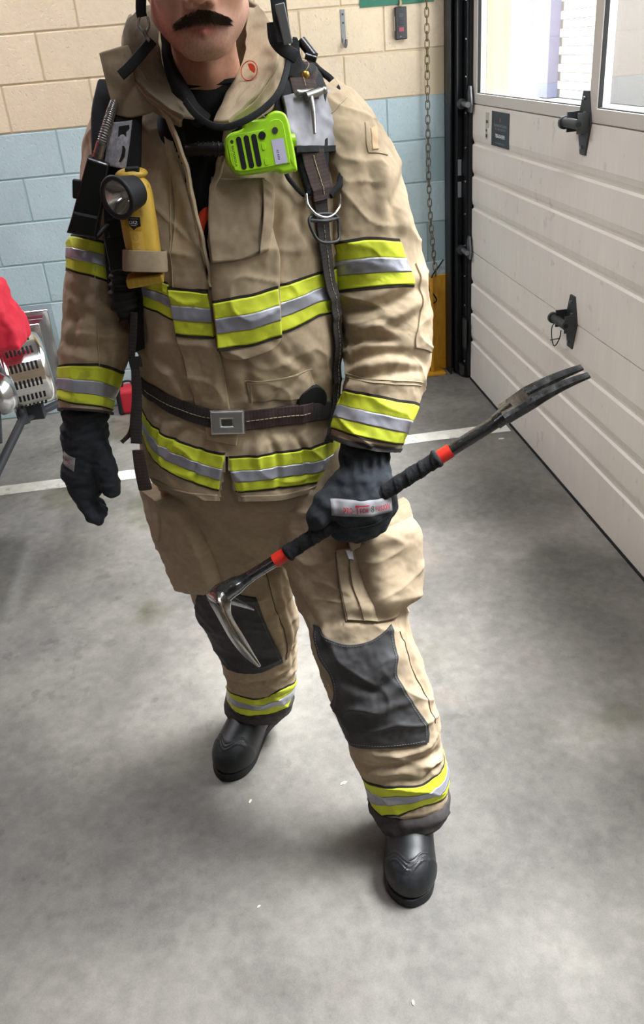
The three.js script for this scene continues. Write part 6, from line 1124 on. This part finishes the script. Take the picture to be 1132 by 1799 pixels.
// ---------- fire engine bumper on the left: siren, lamp, red cover, chrome panels ----------
{
  const chromeDull = std({ color: 0xc4c6c8, roughness: .2, metalness: 1 }), dark = std({ color: 0x3c3e42, roughness: .5, metalness: .4 }), red = std({ color: 0xb31c24, roughness: .35 });
  const t = thing('fire_engine', 'front bumper and chrome panels of a red fire engine at the left edge', 'fire engine');
  part('frame_rail', new THREE.TubeGeometry(new THREE.LineCurve3(A3([-0.8785, 0.4585, -3.25]), A3([-0.7423, 0.4381, -3.5])), 2, .017, 4), dark, t, 'dark grey cross rail');
  part('frame_rail', new THREE.TubeGeometry(new THREE.LineCurve3(A3([-0.8555, 0.4799, -3.25]), A3([-0.9356, 0.3727, -2.75])), 2, .020, 4), dark, t, 'dark grey slanting rail');
  part('corner_bracket', new THREE.TubeGeometry(new THREE.LineCurve3(A3([-0.871, 0.5752, -3.27]), A3([-0.8586, 0.4485, -3.25])), 2, .022, 4), dark, t);
  part('deck', box(-1.9, -1.0, .40, .445, -3.22, -.9, .006), chromeDull, t, 'bright metal bumper deck');
  part('bumper', box(-1.75, -1.03, .24, .41, -3.2, -.9, .04), chromeDull, t, 'chrome bumper');
  part('chrome_panel', box(-1.9, -.745, .43, .800, -3.72, -3.62, .004), chromeDull, t, 'chrome corner panel');
  part('chrome_panel', box(-1.9, -.775, .43, .765, -3.62, -3.54, .004), chromeDull, t, 'second chrome panel');
  part('grille', box(-2.1, -1.9, .45, 1.25, -3.5, -.9, .01), chromeDull, t, 'chrome grille panel');
  part('cab', box(-4.6, -2.1, .5, 2.9, -3.6, -.8, .08), red, t, 'red cab front');
  for (const z of [-3.3, -1.1]) { const w = new THREE.CylinderGeometry(.5, .5, .3, 40); w.rotateX(Math.PI / 2); w.translate(-3.3, .5, z); part('wheel', w, M.rubber, t, 'black front tyre'); }
  const s = thing('mechanical_siren', 'chrome drum siren with slotted sides on the bumper', 'siren', null, [-0.821, 0.6425, -3.33]);
  const R = .142, slots = [];
  const axis = V(-.955, -.03, .29).normalize();
  const prof = [[0, -.085], [R * .8, -.085], [R * .97, -.075], [R, -.055], [R, .068], [R * 1.06, .076], [R * 1.06, .088], [R * .92, .09], [R * .85, .05], [0, .05]].map(([x, y]) => new THREE.Vector2(x, y));
  const place = (geo) => { geo.applyQuaternion(new THREE.Quaternion().setFromUnitVectors(V(0, 1, 0), axis)); return geo; };
  part('drum', place(new THREE.LatheGeometry(prof, 64)), M.chrome, s, 'polished drum');
  for (let r = 0; r < 14; r++) for (let k = 0; k < 7; k++) { const a = r * TAU / 14, q = new RoundedBoxGeometry(.005, .009, .032, 1, .002); q.translate(R - .001, -.036 + k * .0155, 0); q.rotateY(a); slots.push(q); }
  slots.forEach((q) => part('slot', place(q), M.black, s));
  part('foot', box(-.05, .03, -.205, -.13, -.02, .02, .004), dark, s);
  const l = thing('spot_lamp', 'round chrome lamp in front of the siren at the frame edge', 'lamp', null, [-0.8476, 0.6644, -3.02]);
  const lg = new THREE.LatheGeometry([[0, -.05], [.05, -.045], [.075, -.01], [.08, .02], [.07, .026], [0, .03]].map(([x, y]) => new THREE.Vector2(x, y)), 40); part('shell', place(lg), chromeDull, l); part('stem', rod([-.03, -.05, 0], [-.06, -.19, 0], .012), dark, l);
  // red cover draped over the gear
  const c = thing('red_cover', 'red fabric cover draped over equipment on the bumper', 'cover');
  part('fabric', sdfMesh((p) => { const o = [-0.8462, 0.9196, -3.12], x = p[0] - o[0], y = p[1] - o[1], z = p[2] - o[2]; const w = lerp(.085, .125, sstep(.12, -.1, y)); const q = [Math.abs(x + .04) - w, Math.abs(y) - .088, Math.abs(z) - .09], b = Math.hypot(Math.max(q[0], 0), Math.max(q[1], 0), Math.max(q[2], 0)) + Math.min(Math.max(...q), 0) - .02; return b + .012 * simplex(p[0] * 9, p[1] * 7, p[2] * 9) + .004 * simplex(p[0] * 25, p[1] * 25, p[2] * 25) ; }, [-0.8462, 0.9196, -3.12], [.26, .2, .2], 64), phys({ color: 0xd2243a, roughness: .75, sheen: .2 }), c);
  const b = thing('red_tool_bag', 'small red and black bag on the floor against the back wall', 'bag', null, [-.595, 0, -4.46]);
  part('bag', new RoundedBoxGeometry(.11, .14, .13, 3, .025).translate(0, .07, 0), phys({ color: 0xb8202f, roughness: .7 }), b); part('trim', new RoundedBoxGeometry(.03, .145, .135, 3, .014).translate(-.05, .0725, 0), M.plasticMatte, b); part('handle', tube([[-.03, .138, 0], [-.02, .165, 0], [.02, .165, 0], [.03, .138, 0]], .006), M.plasticMatte, b);
}
// small chips of paint on the concrete
for (const [p, s, a, lb] of [[[0.1426, -0.0765, -1.64], .010, .3, 'pale paint chip on the floor between the two boots'], [[-0.1104, -0.0465, -1.6], .007, 1, 'pale chip on the floor in front of the rear boot'], [[-0.1016, 0.067, -1.2], .005, .5, 'tiny white chip on the floor near the lower middle'], [[1.1537, 0.048, -3.4], .016, 0, 'white splinter on the floor beside the painted line'], [[0.188, -0.0378, -1], .006, 1.4, 'small pale chip on the floor closest to the viewer']]) {
  const d = V(p[0], p[1] - 1.67, p[2]).normalize(), k = 1.67 / -d.y, t = thing('paint_chip', lb, 'chip', 'paint chips on the floor', [d.x * k, .001, d.z * k]);
  const q = new THREE.Shape(); q.moveTo(-s, -s * .3); q.lineTo(s * .2, -s * .5); q.lineTo(s, -s * .1); q.lineTo(s * .5, s * .4); q.lineTo(-s * .6, s * .3); q.closePath();
  const m = part('flake', new THREE.ExtrudeGeometry(q, { depth: .001, bevelEnabled: false }).rotateX(-Math.PI / 2), std({ color: 0xd9d2c0, roughness: .8 }), t); m.rotation.y = a;
}
shade(scene);
renderer.render(scene, camera);
